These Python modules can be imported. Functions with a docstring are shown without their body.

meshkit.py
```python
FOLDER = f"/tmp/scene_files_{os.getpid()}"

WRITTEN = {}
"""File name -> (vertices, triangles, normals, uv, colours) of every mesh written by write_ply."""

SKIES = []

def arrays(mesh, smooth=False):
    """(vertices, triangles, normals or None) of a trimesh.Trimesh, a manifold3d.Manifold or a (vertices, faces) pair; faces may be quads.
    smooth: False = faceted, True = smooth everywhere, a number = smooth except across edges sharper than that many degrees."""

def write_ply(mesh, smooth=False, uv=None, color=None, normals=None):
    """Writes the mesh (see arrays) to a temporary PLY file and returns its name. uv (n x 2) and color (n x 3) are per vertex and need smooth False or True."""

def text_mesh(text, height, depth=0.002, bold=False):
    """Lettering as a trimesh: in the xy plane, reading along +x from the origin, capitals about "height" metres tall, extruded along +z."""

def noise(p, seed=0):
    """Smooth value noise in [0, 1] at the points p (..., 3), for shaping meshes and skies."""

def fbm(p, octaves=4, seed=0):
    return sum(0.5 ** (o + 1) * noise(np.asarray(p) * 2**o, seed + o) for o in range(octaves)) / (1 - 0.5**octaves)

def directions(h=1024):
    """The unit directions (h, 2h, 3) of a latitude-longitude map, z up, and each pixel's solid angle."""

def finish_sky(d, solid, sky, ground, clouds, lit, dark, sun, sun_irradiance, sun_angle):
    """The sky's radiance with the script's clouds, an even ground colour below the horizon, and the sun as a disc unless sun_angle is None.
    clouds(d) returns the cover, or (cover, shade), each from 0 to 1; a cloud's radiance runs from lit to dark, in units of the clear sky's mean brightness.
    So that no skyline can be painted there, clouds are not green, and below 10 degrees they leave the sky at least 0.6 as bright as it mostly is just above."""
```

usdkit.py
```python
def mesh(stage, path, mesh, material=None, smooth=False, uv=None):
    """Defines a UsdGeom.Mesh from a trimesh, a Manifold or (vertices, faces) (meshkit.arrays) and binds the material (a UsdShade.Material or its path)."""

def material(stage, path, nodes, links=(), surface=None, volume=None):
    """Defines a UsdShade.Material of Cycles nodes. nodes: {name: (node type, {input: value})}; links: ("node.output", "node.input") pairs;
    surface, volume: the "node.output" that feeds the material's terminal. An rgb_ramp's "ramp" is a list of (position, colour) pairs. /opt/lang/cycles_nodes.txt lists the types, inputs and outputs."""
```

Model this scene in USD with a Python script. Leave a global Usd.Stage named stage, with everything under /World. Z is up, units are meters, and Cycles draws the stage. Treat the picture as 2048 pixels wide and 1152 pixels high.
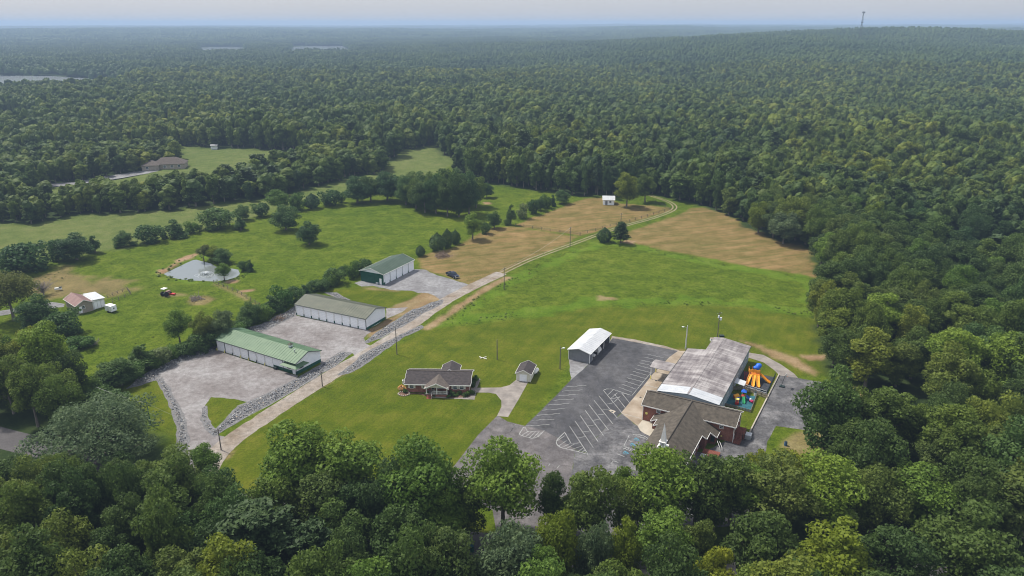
import math, random
import numpy as np, trimesh, shapely
from shapely.geometry import Polygon, Point, LineString
from shapely.ops import unary_union
from pxr import Usd, UsdGeom, UsdLux, UsdShade, Sdf, Gf, Vt
import usdkit, meshkit

stage = Usd.Stage.CreateInMemory()
UsdGeom.SetStageUpAxis(stage, UsdGeom.Tokens.z)
UsdGeom.SetStageMetersPerUnit(stage, 1.0)
UsdGeom.Xform.Define(stage, '/World')
UsdGeom.Scope.Define(stage, '/World/Looks')
random.seed(7)
RNG = np.random.default_rng(11)

# ------------------------------------------------------------------ camera
FPX, YH, CAMZ = 1450.0, 46.0, 82.0            # focal length and horizon row in pixels of a 2048 x 1152 picture
PITCH = math.atan((576 - YH) / FPX)
cam = UsdGeom.Camera.Define(stage, '/World/camera')
cam.AddTranslateOp().Set(Gf.Vec3d(0, 0, CAMZ))
cam.AddRotateXOp().Set(90 - math.degrees(PITCH))
cam.CreateHorizontalApertureAttr(36.0)
cam.CreateVerticalApertureAttr(36.0 * 9 / 16)
cam.CreateFocalLengthAttr(36.0 * FPX / 2048)
cam.CreateClippingRangeAttr(Gf.Vec2f(1.0, 60000.0))
cam.CreateExposureAttr(0.36)

# ------------------------------------------------------------------ sky and sun
SUN_EL, SUN_DIR = math.radians(58), (-0.80, 0.50)
SUN_ROT = math.atan2(*SUN_DIR)
dome = UsdLux.DomeLight.Define(stage, '/World/sky')
skym = usdkit.material(stage, '/World/Looks/sky_air', {
    'sky': ('sky_texture', {'sky_type': 'single_scattering', 'sun_disc': False, 'sun_elevation': SUN_EL, 'sun_rotation': SUN_ROT,
                            'altitude': 100.0, 'air_density': 1.0, 'aerosol_density': 2.5, 'ozone_density': 1.0}),
    'tc': ('texture_coordinate', {}),
    'mp': ('mapping', {'scale': (1.6, 1.6, 5.0)}),
    'n': ('noise_texture', {'scale': 1.3, 'detail': 5.0, 'roughness': 0.55}),
    'r': ('rgb_ramp', {'ramp': [(0.30, (0.70, 0.70, 0.70)), (0.70, (0.92, 0.92, 0.92))]}),
    'm': ('mix', {'color2': (3.35, 3.45, 3.75)}),
    'bg': ('background_shader', {'strength': 0.15})},
    [('tc.generated', 'mp.vector'), ('mp.vector', 'n.vector'), ('n.fac', 'r.fac'), ('r.color', 'm.fac'), ('sky.color', 'm.color1'), ('m.color', 'bg.color')], surface='bg.background')
UsdShade.MaterialBindingAPI.Apply(dome.GetPrim()).Bind(skym)
sun = UsdLux.DistantLight.Define(stage, '/World/sun')
sun.CreateIntensityAttr(1.05); sun.CreateAngleAttr(6.0); sun.CreateNormalizeAttr(True); sun.CreateColorAttr(Gf.Vec3f(1.0, 0.95, 0.86))
sun.AddRotateZOp().Set(math.degrees(-SUN_ROT) + 180)
sun.AddRotateXOp().Set(90 - math.degrees(SUN_EL))

# ------------------------------------------------------------------ helpers: picture to ground, names, meshes
def G(px, py, z=0.0):
    x = (px - 1024) / FPX; v = -(py - 576) / FPX
    c, s = math.cos(PITCH), math.sin(PITCH)
    d = (x, c + v * s, -s + v * c)
    k = (z - CAMZ) / d[2]
    return np.array([d[0] * k, d[1] * k])
def GP(pts, z=0.0): return [tuple(G(*p, z)) for p in pts]
def proj(x, y, z):
    c, s = math.cos(PITCH), math.sin(PITCH); dz = z - CAMZ
    f = y * c - dz * s; u = y * s + dz * c
    return 1024 + FPX * x / f, 576 - FPX * u / f
def height_of(b, t):
    r, q = np.hypot(*G(*b)), np.hypot(*G(*t))
    return CAMZ * (1 - r / q)

used = {}
def numbered(name, parent='/World'):
    k = (parent, name); n = used.get(k, 0); used[k] = n + 1
    return name if n == 0 else f'{name}_{n:03d}'
def data(p, **kw):
    for k, v in kw.items():
        if v: p.SetCustomDataByKey(k, v)
def thing(name, label, cat, loc=(0, 0, 0), rotz=0, group=None):
    x = UsdGeom.Xform.Define(stage, '/World/' + numbered(name))
    x.AddTranslateOp().Set(Gf.Vec3d(*map(float, loc))); x.AddRotateZOp().Set(float(rotz))
    data(x.GetPrim(), label=label, category=cat, group=group)
    return x.GetPrim()

class MB:
    """Collects shapes into one mesh."""
    def __init__(s): s.v, s.f, s.n = [], [], 0
    def add(s, v, f):
        v = np.asarray(v, float); f = np.asarray(f, int)
        if f.shape[1] == 4: f = np.vstack([f[:, [0, 1, 2]], f[:, [0, 2, 3]]])
        s.v.append(v); s.f.append(f + s.n); s.n += len(v); return s
    def tm(s, m): return s.add(m.vertices, m.faces)
    def box(s, x0, x1, y0, y1, z0, z1):
        v = [(x, y, z) for z in (z0, z1) for y in (y0, y1) for x in (x0, x1)]
        return s.add(v, [(0, 2, 3, 1), (4, 5, 7, 6), (0, 1, 5, 4), (2, 6, 7, 3), (0, 4, 6, 2), (1, 3, 7, 5)])
    def slab(s, pts, t):
        """pts: a planar polygon (3-D, counter-clockwise from outside); thickened by t against its normal."""
        p = np.asarray(pts, float); n = np.cross(p[1] - p[0], p[2] - p[0]); n /= np.linalg.norm(n); k = len(p)
        v = np.vstack([p, p - n * t]); f = [(0, i, i + 1) for i in range(1, k - 1)] + [(k, k + i + 1, k + i) for i in range(1, k - 1)]
        for i in range(k):
            j = (i + 1) % k; f += [(i, i + k, j + k), (i, j + k, j)]
        return s.add(v, f)
    def tube(s, p0, p1, r0, r1=None, k=6, cap=True):
        p0, p1 = np.asarray(p0, float), np.asarray(p1, float); r1 = r0 if r1 is None else r1
        t = p1 - p0; t /= np.linalg.norm(t) + 1e-12
        a = np.cross(t, (1, 0, 0) if abs(t[0]) < .9 else (0, 1, 0)); a /= np.linalg.norm(a); b = np.cross(t, a)
        an = np.arange(k) * 2 * np.pi / k; ring = np.cos(an)[:, None] * a + np.sin(an)[:, None] * b
        v = np.vstack([p0 + ring * r0, p1 + ring * r1, [p0], [p1]])
        f = []
        for i in range(k):
            j = (i + 1) % k; f += [(i, j, j + k), (i, j + k, i + k)]
            if cap: f += [(2 * k, j, i), (2 * k + 1, i + k, j + k)]
        return s.add(v, f)
    def path(s, pts, radii, k=5):
        for i in range(len(pts) - 1): s.tube(pts[i], pts[i + 1], radii[i], radii[i + 1], k, cap=(i in (0, len(pts) - 2)))
        return s
    def prism_x(s, yz, x0, x1):
        """polygon in the y-z plane (convex), from x0 to x1."""
        k = len(yz); v = [(x0, y, z) for y, z in yz] + [(x1, y, z) for y, z in yz]
        f = [(0, i + 1, i) for i in range(1, k - 1)] + [(k, k + i, k + i + 1) for i in range(1, k - 1)]
        for i in range(k):
            j = (i + 1) % k; f += [(i, j, j + k), (i, j + k, i + k)]
        return s.add(v, f)
    def prism_y(s, xz, y0, y1):
        k = len(xz); v = [(x, y0, z) for x, z in xz] + [(x, y1, z) for x, z in xz]
        f = [(0, i, i + 1) for i in range(1, k - 1)] + [(k, k + i + 1, k + i) for i in range(1, k - 1)]
        for i in range(k):
            j = (i + 1) % k; f += [(i, j + k, j), (i, i + k, j + k)]
        return s.add(v, f)
    def ball(s, c, r, sub=1, scale=(1, 1, 1)):
        m = trimesh.creation.icosphere(sub, 1.0)
        return s.add(m.vertices * np.asarray(scale) * r + np.asarray(c), m.faces)
    def arrays(s): return np.vstack(s.v), np.vstack(s.f)
    def build(s, name, mat, parent=None, smooth=False, **kw):
        pp = '/World' if parent is None else str(parent.GetPath())
        p = usdkit.mesh(stage, pp + '/' + numbered(name, pp), s.arrays(), MAT[mat], smooth=smooth).GetPrim()
        data(p, **kw); return p

# ------------------------------------------------------------------ materials
MAT = {}
def mat(name, c1, c2=None, scale=1.0, rough=0.8, detail=4.0, bump=0.0, metal=0.0, spec=0.3, coord='object', stretch=None, lo=0.35, hi=0.65):
    nodes = {'p': ('principled_bsdf', {'roughness': rough, 'metallic': metal, 'specular_ior_level': spec})}; links = []
    if c2 is None: nodes['p'][1]['base_color'] = c1
    else:
        if coord == 'object': nodes['c'] = ('texture_coordinate', {}); src = 'c.object'
        else: nodes['c'] = ('geometry', {}); src = 'c.position'
        if stretch is not None:
            nodes['mp'] = ('mapping', {'scale': stretch}); links.append((src, 'mp.vector')); src = 'mp.vector'
        nodes['n'] = ('noise_texture', {'scale': scale, 'detail': detail, 'roughness': 0.6})
        nodes['r'] = ('rgb_ramp', {'ramp': [(lo, c1), (hi, c2)]})
        links += [(src, 'n.vector'), ('n.fac', 'r.fac'), ('r.color', 'p.base_color')]
        if bump:
            nodes['b'] = ('bump', {'strength': 0.6, 'distance': bump}); links += [('n.fac', 'b.height'), ('b.normal', 'p.normal')]
    MAT[name] = usdkit.material(stage, '/World/Looks/' + name, nodes, links, surface='p.BSDF')
mat('white_metal', (.74, .77, .80), (.82, .84, .86), .7, .5)
mat('white_door', (.80, .82, .84), (.86, .87, .88), 1.2, .5)
mat('white_trim', (.74, .73, .70), (.82, .81, .78), 2, .6)
mat('cream_siding', (.60, .57, .48), (.68, .65, .56), 1.5, .7)
mat('green_roof', (.071, .139, .071), (.101, .172, .092), .5, .5, stretch=(.5, 1, 1))
mat('dull_green_roof', (.067, .077, .052), (.097, .104, .072), .5, .55, stretch=(.5, 1, 1))
mat('grey_green_roof', (.049, .079, .057), (.071, .104, .077), .5, .5, stretch=(.5, 1, 1))
mat('dark_green', (.006, .055, .036), (.012, .075, .05), 1.5, .5)
mat('dark_trim', (.02, .035, .035), None, rough=.6)
mat('shingle_dark', (.040, .035, .036), (.072, .062, .063), 1.4, .95, detail=8, stretch=(1, 1.6, 1))
mat('shingle_brown', (.058, .050, .041), (.105, .090, .073), 1.2, .95, detail=8)
mat('shingle_ridge', (.035, .03, .026), (.05, .043, .037), 3, .9)
mat('shingle_porch', (.084, .071, .063), (.126, .105, .092), 1.8, .95, detail=8)
mat('concrete', (.168, .151, .139), (.286, .256, .231), .35, .9, detail=7, coord='world')
mat('stained_concrete', (.215, .165, .115), (.37, .315, .25), .22, .9, detail=8, coord='world')
mat('pale_concrete', (.353, .319, .260), (.437, .395, .328), .5, .9, detail=6, coord='world')
mat('kerb_concrete', (.336, .302, .244), (.437, .395, .336), 1.2, .9)
mat('line_paint', (.13, .132, .135), (.43, .44, .43), 1.1, .8, detail=6, coord='world', lo=.30, hi=.55)
mat('blue_paint', (.04, .17, .25), (.10, .26, .34), 2, .8, coord='world')
mat('glass_dark', (.025, .04, .05), None, rough=.12, spec=.6)
mat('pole_wood', (.10, .085, .075), (.17, .15, .13), 4, .9, stretch=(1, 1, .2))
mat('pale_pole', (.40, .40, .40), (.52, .52, .50), 3, .7)
mat('steel', (.45, .47, .49), None, rough=.4, metal=.5)
mat('wire_dark', (.05, .05, .05), None, rough=.6)
mat('black_rubber', (.025, .03, .04), (.05, .055, .065), 1.5, .9)
mat('teal_rubber', (.012, .075, .10), (.03, .125, .15), .9, .85)
mat('orange_plastic', (.80, .33, .02), (.86, .40, .04), 1.0, .4)
mat('orange_deep', (.55, .16, .02), None, rough=.5)
mat('blue_plastic', (.02, .13, .62), None, rough=.4)
mat('blue_barrel', (.05, .12, .25), None, rough=.6)
mat('green_plastic', (.03, .30, .11), None, rough=.4)
mat('red_plastic', (.45, .03, .03), None, rough=.4)
mat('yellow_plastic', (.75, .66, .18), None, rough=.4)
mat('pink_plastic', (.55, .04, .14), None, rough=.4)
mat('fence_wood', (.20, .165, .12), (.32, .27, .21), 2.5, .9)
mat('grey_wall', (.16, .165, .18), (.20, .205, .22), 1.5, .6)
mat('bright_roof', (.454, .470, .496), (.538, .554, .571), .6, .45)
mat('hall_white_roof', (.395, .420, .454), (.487, .504, .529), .5, .5)
mat('hall_wall', (.27, .34, .39), (.37, .43, .47), .6, .55, stretch=(1, 1, .3))
mat('truck_paint', (.010, .014, .035), None, rough=.25, spec=.6)
mat('tyre', (.012, .012, .013), None, rough=.9)
mat('chrome', (.6, .6, .62), None, rough=.25, metal=.9)
mat('maroon_roof', (.21, .125, .115), (.29, .185, .17), .8, .6)
mat('tan_wall', (.26, .23, .18), (.32, .28, .23), 1, .7)
mat('old_white', (.52, .54, .54), (.72, .73, .73), .9, .6)
mat('bark', (.10, .082, .066), (.19, .165, .14), 3, .95, stretch=(1, 1, .25))
mat('bare_twig', (.17, .145, .135), (.24, .205, .19), 2, .95)
mat('rock', (.17, .175, .185), (.44, .44, .44), 1.5, .9)
mat('red_dirt', (.30, .16, .085), (.44, .27, .17), .6, .95, detail=7, coord='world')
mat('mulch', (.10, .055, .04), (.17, .10, .075), 2, .95)
mat('foam', (.72, .76, .78), None, rough=.5)
mat('brush_pile', (.13, .085, .06), (.26, .20, .16), 2, .95)
mat('flower', (.75, .42, .10), (.78, .55, .35), 3, .8)

def brick_mat(name, c1, c2, mortar):
    MAT[name] = usdkit.material(stage, '/World/Looks/' + name, {
        'c': ('texture_coordinate', {}), 'sx': ('separate_xyz', {}), 'ad': ('math', {'math_type': 'add'}), 'cb': ('combine_xyz', {}),
        'b': ('brick_texture', {'color1': c1, 'color2': c2, 'mortar': mortar, 'scale': 1.0, 'mortar_size': .008, 'brick_width': .23, 'row_height': .077}),
        'n': ('noise_texture', {'scale': .9, 'detail': 5.0}), 'r': ('rgb_ramp', {'ramp': [(.3, (.75, .75, .75)), (.7, (1.2, 1.2, 1.2))]}),
        'm': ('mix', {'mix_type': 'multiply', 'fac': 1.0}), 'p': ('principled_bsdf', {'roughness': .9, 'specular_ior_level': .2})},
        [('c.object', 'sx.vector'), ('sx.x', 'ad.value1'), ('sx.y', 'ad.value2'), ('ad.value', 'cb.x'), ('sx.z', 'cb.y'), ('cb.vector', 'b.vector'),
         ('c.object', 'n.vector'), ('n.fac', 'r.fac'), ('b.color', 'm.color1'), ('r.color', 'm.color2'), ('m.color', 'p.base_color')], surface='p.BSDF')
brick_mat('brick', (.20, .062, .040), (.27, .088, .055), (.26, .19, .16))
brick_mat('brick_dark', (.15, .046, .032), (.20, .066, .046), (.20, .14, .12))

def two_noise(name, cols, s1, s2, rough=.95, bump=.03, stretch=None, cracks=0, mids=None):
    """Ground cover: a large and a fine noise, multiplied."""
    nodes = {'g': ('geometry', {}), 'a': ('noise_texture', {'scale': s1, 'detail': 6.0, 'roughness': .62}),
             'f': ('noise_texture', {'scale': s2, 'detail': 3.0, 'roughness': .6}),
             'ra': ('rgb_ramp', {'ramp': cols}), 'rf': ('rgb_ramp', {'ramp': [(.25, (.66, .66, .66)), (.75, (1.28, 1.28, 1.28))]}),
             'm': ('mix', {'mix_type': 'multiply', 'fac': 1.0}), 'b': ('bump', {'strength': .7, 'distance': bump}),
             'p': ('principled_bsdf', {'roughness': rough, 'specular_ior_level': .15})}
    links = [('g.position', 'f.vector'), ('a.fac', 'ra.fac'), ('f.fac', 'rf.fac'), ('ra.color', 'm.color1'), ('rf.color', 'm.color2'),
             ('m.color', 'p.base_color'), ('f.fac', 'b.height'), ('b.normal', 'p.normal')]
    if mids:
        nodes['nm'] = ('noise_texture', {'scale': mids, 'detail': 5.0, 'roughness': .7}); nodes['rm'] = ('rgb_ramp', {'ramp': [(.33, (.74, .73, .72)), (.5, (1, 1, 1)), (.67, (1.26, 1.26, 1.28))]}); nodes['mm'] = ('mix', {'mix_type': 'multiply', 'fac': 1.0})
        links = [l for l in links if l[0] != 'm.color'] + [('g.position', 'nm.vector'), ('nm.fac', 'rm.fac'), ('m.color', 'mm.color1'), ('rm.color', 'mm.color2'), ('mm.color', 'p.base_color')]
    if cracks:
        nodes['nd'] = ('noise_texture', {'scale': .5, 'detail': 3.0}); nodes['wa'] = ('mix', {'mix_type': 'linear_light', 'fac': .8}); nodes['v'] = ('voronoi_texture', {'feature': 'distance_to_edge', 'scale': cracks})
        nodes['rv'] = ('rgb_ramp', {'ramp': [(0, (.45, .45, .46)), (.004, (.6, .6, .6)), (.010, (1, 1, 1))]}); nodes['mc'] = ('mix', {'mix_type': 'multiply', 'fac': .38}); last = 'mm.color' if mids else 'm.color'
        links = [l for l in links if l[1] != 'p.base_color'] + [('g.position', 'nd.vector'), ('g.position', 'wa.color1'), ('nd.color', 'wa.color2'), ('wa.color', 'v.vector'), ('v.distance', 'rv.fac'), (last, 'mc.color1'), ('rv.color', 'mc.color2'), ('mc.color', 'p.base_color')]
    if stretch:
        nodes['mp'] = ('mapping', {'rotation': (0, 0, stretch[0]), 'scale': (stretch[1], stretch[2], 1.0)})
        links += [('g.position', 'mp.vector'), ('mp.vector', 'a.vector')]
    else: links.append(('g.position', 'a.vector'))
    MAT[name] = usdkit.material(stage, '/World/Looks/' + name, nodes, links, surface='p.BSDF')
two_noise('gravel', [(.30, (.150, .133, .129)), (.48, (.211, .196, .194)), (.68, (.280, .271, .271))], .10, 5.0, bump=.02, mids=.75)
two_noise('gravel_grey', [(.30, (.150, .146, .150)), (.5, (.202, .200, .206)), (.68, (.267, .267, .271))], .12, 5.0, bump=.02, mids=.8)
two_noise('gravel_tan', [(.30, (.202, .163, .125)), (.5, (.258, .224, .191)), (.7, (.305, .280, .254))], .13, 5.0, bump=.02, mids=.7)
two_noise('asphalt_new', [(.30, (.050, .051, .057)), (.48, (.071, .071, .077)), (.60, (.096, .095, .100)), (.72, (.129, .125, .129))], .09, 5.0, bump=.01, stretch=(.52, 1.0, .28), cracks=.09, mids=.5)
two_noise('asphalt_old', [(.28, (.082, .076, .079)), (.5, (.120, .112, .114)), (.72, (.172, .157, .155))], .16, 4.0, bump=.01, cracks=.13, mids=.6)
two_noise('asphalt_worn', [(.30, (.058, .058, .064)), (.5, (.101, .100, .105)), (.66, (.185, .181, .185))], .22, 2.5, bump=.01, cracks=.16, mids=.9)
two_noise('track_dirt', [(.3, (.163, .142, .077)), (.5, (.232, .194, .129)), (.7, (.284, .245, .181))], .3, 3.0, bump=.02)
two_noise('road_asphalt', [(.3, (.073, .069, .073)), (.7, (.112, .105, .107))], .2, 4.0, bump=.01)
two_noise('riprap_base', [(.3, (.11, .11, .115)), (.7, (.21, .205, .205))], 1.2, 5.0, bump=.08)

# leaves: colour varies from tree to tree and a little within each crown
def leaf_mat(name, ramp, trans=.38, pick='o.random'):
    MAT[name] = usdkit.material(stage, '/World/Looks/' + name, {
        'o': ('object_info', {}), 'g': ('geometry', {}), 'r': ('rgb_ramp', {'ramp': ramp}),
        'n': ('noise_texture', {'scale': .55, 'detail': 2.0}), 'rn': ('rgb_ramp', {'ramp': [(.30, (.78, .82, .84)), (.70, (1.26, 1.20, 1.04))]}),
        'nb': ('noise_texture', {'scale': .0062, 'detail': 5.0, 'roughness': .6}), 'rb': ('rgb_ramp', {'ramp': [(.36, (.66, .77, .95)), (.5, (1.02, 1.02, 1.0)), (.64, (1.50, 1.30, .90))]}), 'm3': ('mix', {'mix_type': 'multiply', 'fac': 1.0}),
        'ri': ('rgb_ramp', {'ramp': [(0, (.80, .80, .75)), (1, (1.48, 1.40, 1.2))]}),
        'm': ('mix', {'mix_type': 'multiply', 'fac': 1.0}), 'm2': ('mix', {'mix_type': 'multiply', 'fac': 1.0}),
        'd': ('principled_bsdf', {'roughness': .62, 'specular_ior_level': .22}), 't': ('translucent_bsdf', {}), 'x': ('mix_closure', {'fac': trans})},
        [(pick, 'r.fac'), ('g.position', 'n.vector'), ('n.fac', 'rn.fac'), ('g.random_per_island', 'ri.fac'), ('r.color', 'm.color1'), ('rn.color', 'm.color2'),
         ('m.color', 'm2.color1'), ('ri.color', 'm2.color2'), ('g.position', 'nb.vector'), ('nb.fac', 'rb.fac'), ('m2.color', 'm3.color1'), ('rb.color', 'm3.color2'), ('m3.color', 'd.base_color'), ('m3.color', 't.color'), ('d.BSDF', 'x.closure1'), ('t.BSDF', 'x.closure2')], surface='x.closure')
leaf_mat('leaf_mixed', [(0, (0.065, 0.117, 0.035)), (.14, (0.095, 0.153, 0.039)), (.30, (0.132, 0.201, 0.039)), (.45, (0.082, 0.140, 0.042)), (.58, (0.168, 0.238, 0.042)), (.70, (0.108, 0.161, 0.050)), (.82, (0.207, 0.263, 0.046)), (.90, (0.069, 0.121, 0.039)), (1, (0.194, 0.251, 0.048))], .42)
leaf_mat('canopy_mixed', [(0, (0.068, 0.124, 0.036)), (.14, (0.100, 0.161, 0.041)), (.30, (0.138, 0.211, 0.041)), (.45, (0.087, 0.148, 0.044)), (.58, (0.177, 0.251, 0.044)), (.70, (0.114, 0.169, 0.053)), (.82, (0.218, 0.277, 0.049)), (.90, (0.073, 0.127, 0.041)), (.992, (0.204, 0.251, 0.051)), (.997, (0.286, 0.185, 0.073)), (1, (0.272, 0.172, 0.073))], .25, 'g.random_per_island')
leaf_mat('leaf_mid', [(0, (0.122, 0.217, 0.036)), (1, (0.185, 0.287, 0.045))])
leaf_mat('leaf_dark', [(0, (0.068, 0.134, 0.045)), (1, (0.111, 0.193, 0.055))])
leaf_mat('leaf_olive', [(0, (0.144, 0.172, 0.047)), (1, (0.204, 0.224, 0.062))])
leaf_mat('leaf_yellow', [(0, (0.172, 0.238, 0.024)), (1, (0.239, 0.283, 0.030))], .42)
leaf_mat('leaf_grey', [(0, (0.132, 0.193, 0.095)), (1, (0.180, 0.240, 0.117))])
leaf_mat('leaf_rust', [(0, (0.288, 0.136, 0.052)), (1, (0.364, 0.176, 0.069))])
leaf_mat('needle_pine', [(0, (.058, .100, .036)), (1, (.078, .122, .044))], .2)
leaf_mat('needle_cedar', [(0, (0.050, 0.101, 0.037)), (1, (0.081, 0.141, 0.050))], .1)
leaf_mat('leaf_shrub', [(0, (0.072, 0.161, 0.033)), (1, (0.132, 0.224, 0.040))])
leaf_mat('weed', [(0, (.125, .215, .028)), (.5, (.15, .225, .036)), (1, (.205, .25, .065))], .5)

# ------------------------------------------------------------------ layout of the ground, in world metres
def smooth(e0, e1, x):
    t = np.clip((x - e0) / (e1 - e0), 0, 1); return t * t * (3 - 2 * t)
def terrain(x, y):
    x, y = np.asarray(x, float), np.asarray(y, float)
    r = np.hypot(x, y)
    p = np.stack([x / 520 + 9, y / 520 + 4, np.zeros_like(x)], -1)
    q = np.stack([x / 2400 + 31, y / 1500 + 17, np.zeros_like(x)], -1)
    h = smooth(480, 1000, r) * (meshkit.fbm(p, 3, 5) - .45) * 26 * smooth(0, 500, x + .25 * y)
    h = h + 34 * np.exp(-((x - 1150) / 900) ** 2 - ((y - 2150) / 620) ** 2) + 14 * np.exp(-((x - 500) / 350) ** 2 - ((y - 1500) / 500) ** 2)
    h = h + 9 * smooth(140, 900, x) * smooth(200, 700, y)
    h = h + smooth(2700, 5200, r) * (meshkit.fbm(q, 3, 8) ** 1.2 * 40) + smooth(6000, 13000, r) * 8
    return h
main_open = [(-90, 470), (0, 446), (62, 449), (117, 440), (164, 431), (352, 419), (430, 408), (535, 398), (625, 377), (690, 361), (770, 341), (800, 302), (872, 290), (884, 310), (918, 324),
             (905, 340), (945, 362), (1107, 385), (1165, 392), (1240, 394), (1290, 386), (1345, 398), (1384, 409), (1459, 431), (1490, 453), (1551, 478), (1591, 491), (1630, 500), (1622, 517), (1635, 548), (1652, 566),
             (1648, 600), (1634, 650), (1650, 724), (1660, 752), (1720, 770), (1735, 880), (1690, 930), (1640, 985), (1560, 1000), (1500, 1060), (1300, 1085), (1080, 1100), (970, 1085), (870, 1070), (700, 1045), (480, 1004), (380, 985),
             (330, 900), (300, 850), (250, 815), (180, 785), (90, 755), (-90, 740)]
OPEN = [Polygon(GP(main_open)).buffer(0)]
far_field = [(360, 332), (352, 292), (470, 296), (590, 304), (640, 318), (560, 352), (430, 382), (340, 392), (230, 401), (60, 414), (20, 408), (118, 368), (230, 352), (300, 337)]
OPEN.append(Polygon(GP(far_field)).buffer(0))
OPEN.append(Polygon(GP([(1395, 383), (1470, 377), (1590, 383), (1640, 392), (1560, 392), (1430, 392)])).buffer(0))
OPEN.append(Polygon(GP([(-40, 262), (60, 258), (72, 243), (40, 236), (-40, 240)])).buffer(0))
LAKES = [Polygon(GP([(-160, 192), (60, 189), (150, 187), (240, 182), (262, 171), (240, 158), (100, 151), (-160, 147)])).buffer(0),
         Polygon(GP([(378, 112), (505, 112), (490, 93.4), (405, 93.8)])).buffer(0), Polygon(GP([(562, 111), (715, 111), (690, 91.6), (588, 91.8)])).buffer(0)]
POND = Polygon(GP([(322, 546), (345, 535), (372, 522), (390, 514.5), (402, 518), (425, 524), (437, 531), (455, 532), (480, 536), (484, 545), (478, 552), (455, 559), (430, 562), (395, 561), (360, 558), (335, 553)])).buffer(.1)

def strip(px, w, z=0.0):
    c = np.array([G(*p) for p in px]); line = LineString(c)
    n = max(2, int(line.length / 2)); p = np.array([line.interpolate(t).coords[0] for t in np.linspace(0, line.length, n)])
    for _ in range(12): p[1:-1] = .25 * p[:-2] + .5 * p[1:-1] + .25 * p[2:]
    return p, LineString(p).buffer(w / 2, cap_style=2)
def polys(p):
    if isinstance(p, Polygon): return [p] if p.area > .01 else []
    return [q for g in getattr(p, 'geoms', []) for q in polys(g)]
def wobble(poly, amp=.35, step=.8, seed=1, freq=.5):
    """Breaks a clean outline into an irregular one."""
    out = []
    for g in polys(poly):
        e = np.array(g.exterior.coords); c = np.vstack([e[i] + (e[i + 1] - e[i]) * np.linspace(0, 1, max(1, int(np.hypot(*(e[i + 1] - e[i])) / step)), endpoint=False)[:, None] for i in range(len(e) - 1)]); s = np.column_stack([c * freq, np.full(len(c), seed * 7.3)])
        d = np.column_stack([meshkit.fbm(s, 3, seed) - .5, meshkit.fbm(s + 50, 3, seed + 9) - .5]) * 2 * amp
        out.append(Polygon(c + d, [np.array(h.coords) for h in g.interiors]).buffer(0))
    return unary_union(out)
def sheet(name, poly, z, mat_, parent=None, **kw):
    vs, fs, n = [], [], 0
    for g in polys(poly):
        v, f = trimesh.creation.triangulate_polygon(g, engine='earcut')
        vs.append(np.column_stack([v, np.full(len(v), z)])); fs.append(np.asarray(f) + n); n += len(v)
    m = MB(); v, f = np.vstack(vs), np.vstack(fs)
    a = v[f[:, 1]] - v[f[:, 0]]; b = v[f[:, 2]] - v[f[:, 0]]; flip = a[:, 0] * b[:, 1] - a[:, 1] * b[:, 0] < 0
    f[flip] = f[flip][:, ::-1]
    m.add(v, f); kw.setdefault('kind', 'structure') if parent is None else None
    return m.build(name, mat_, parent, **kw)

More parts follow.
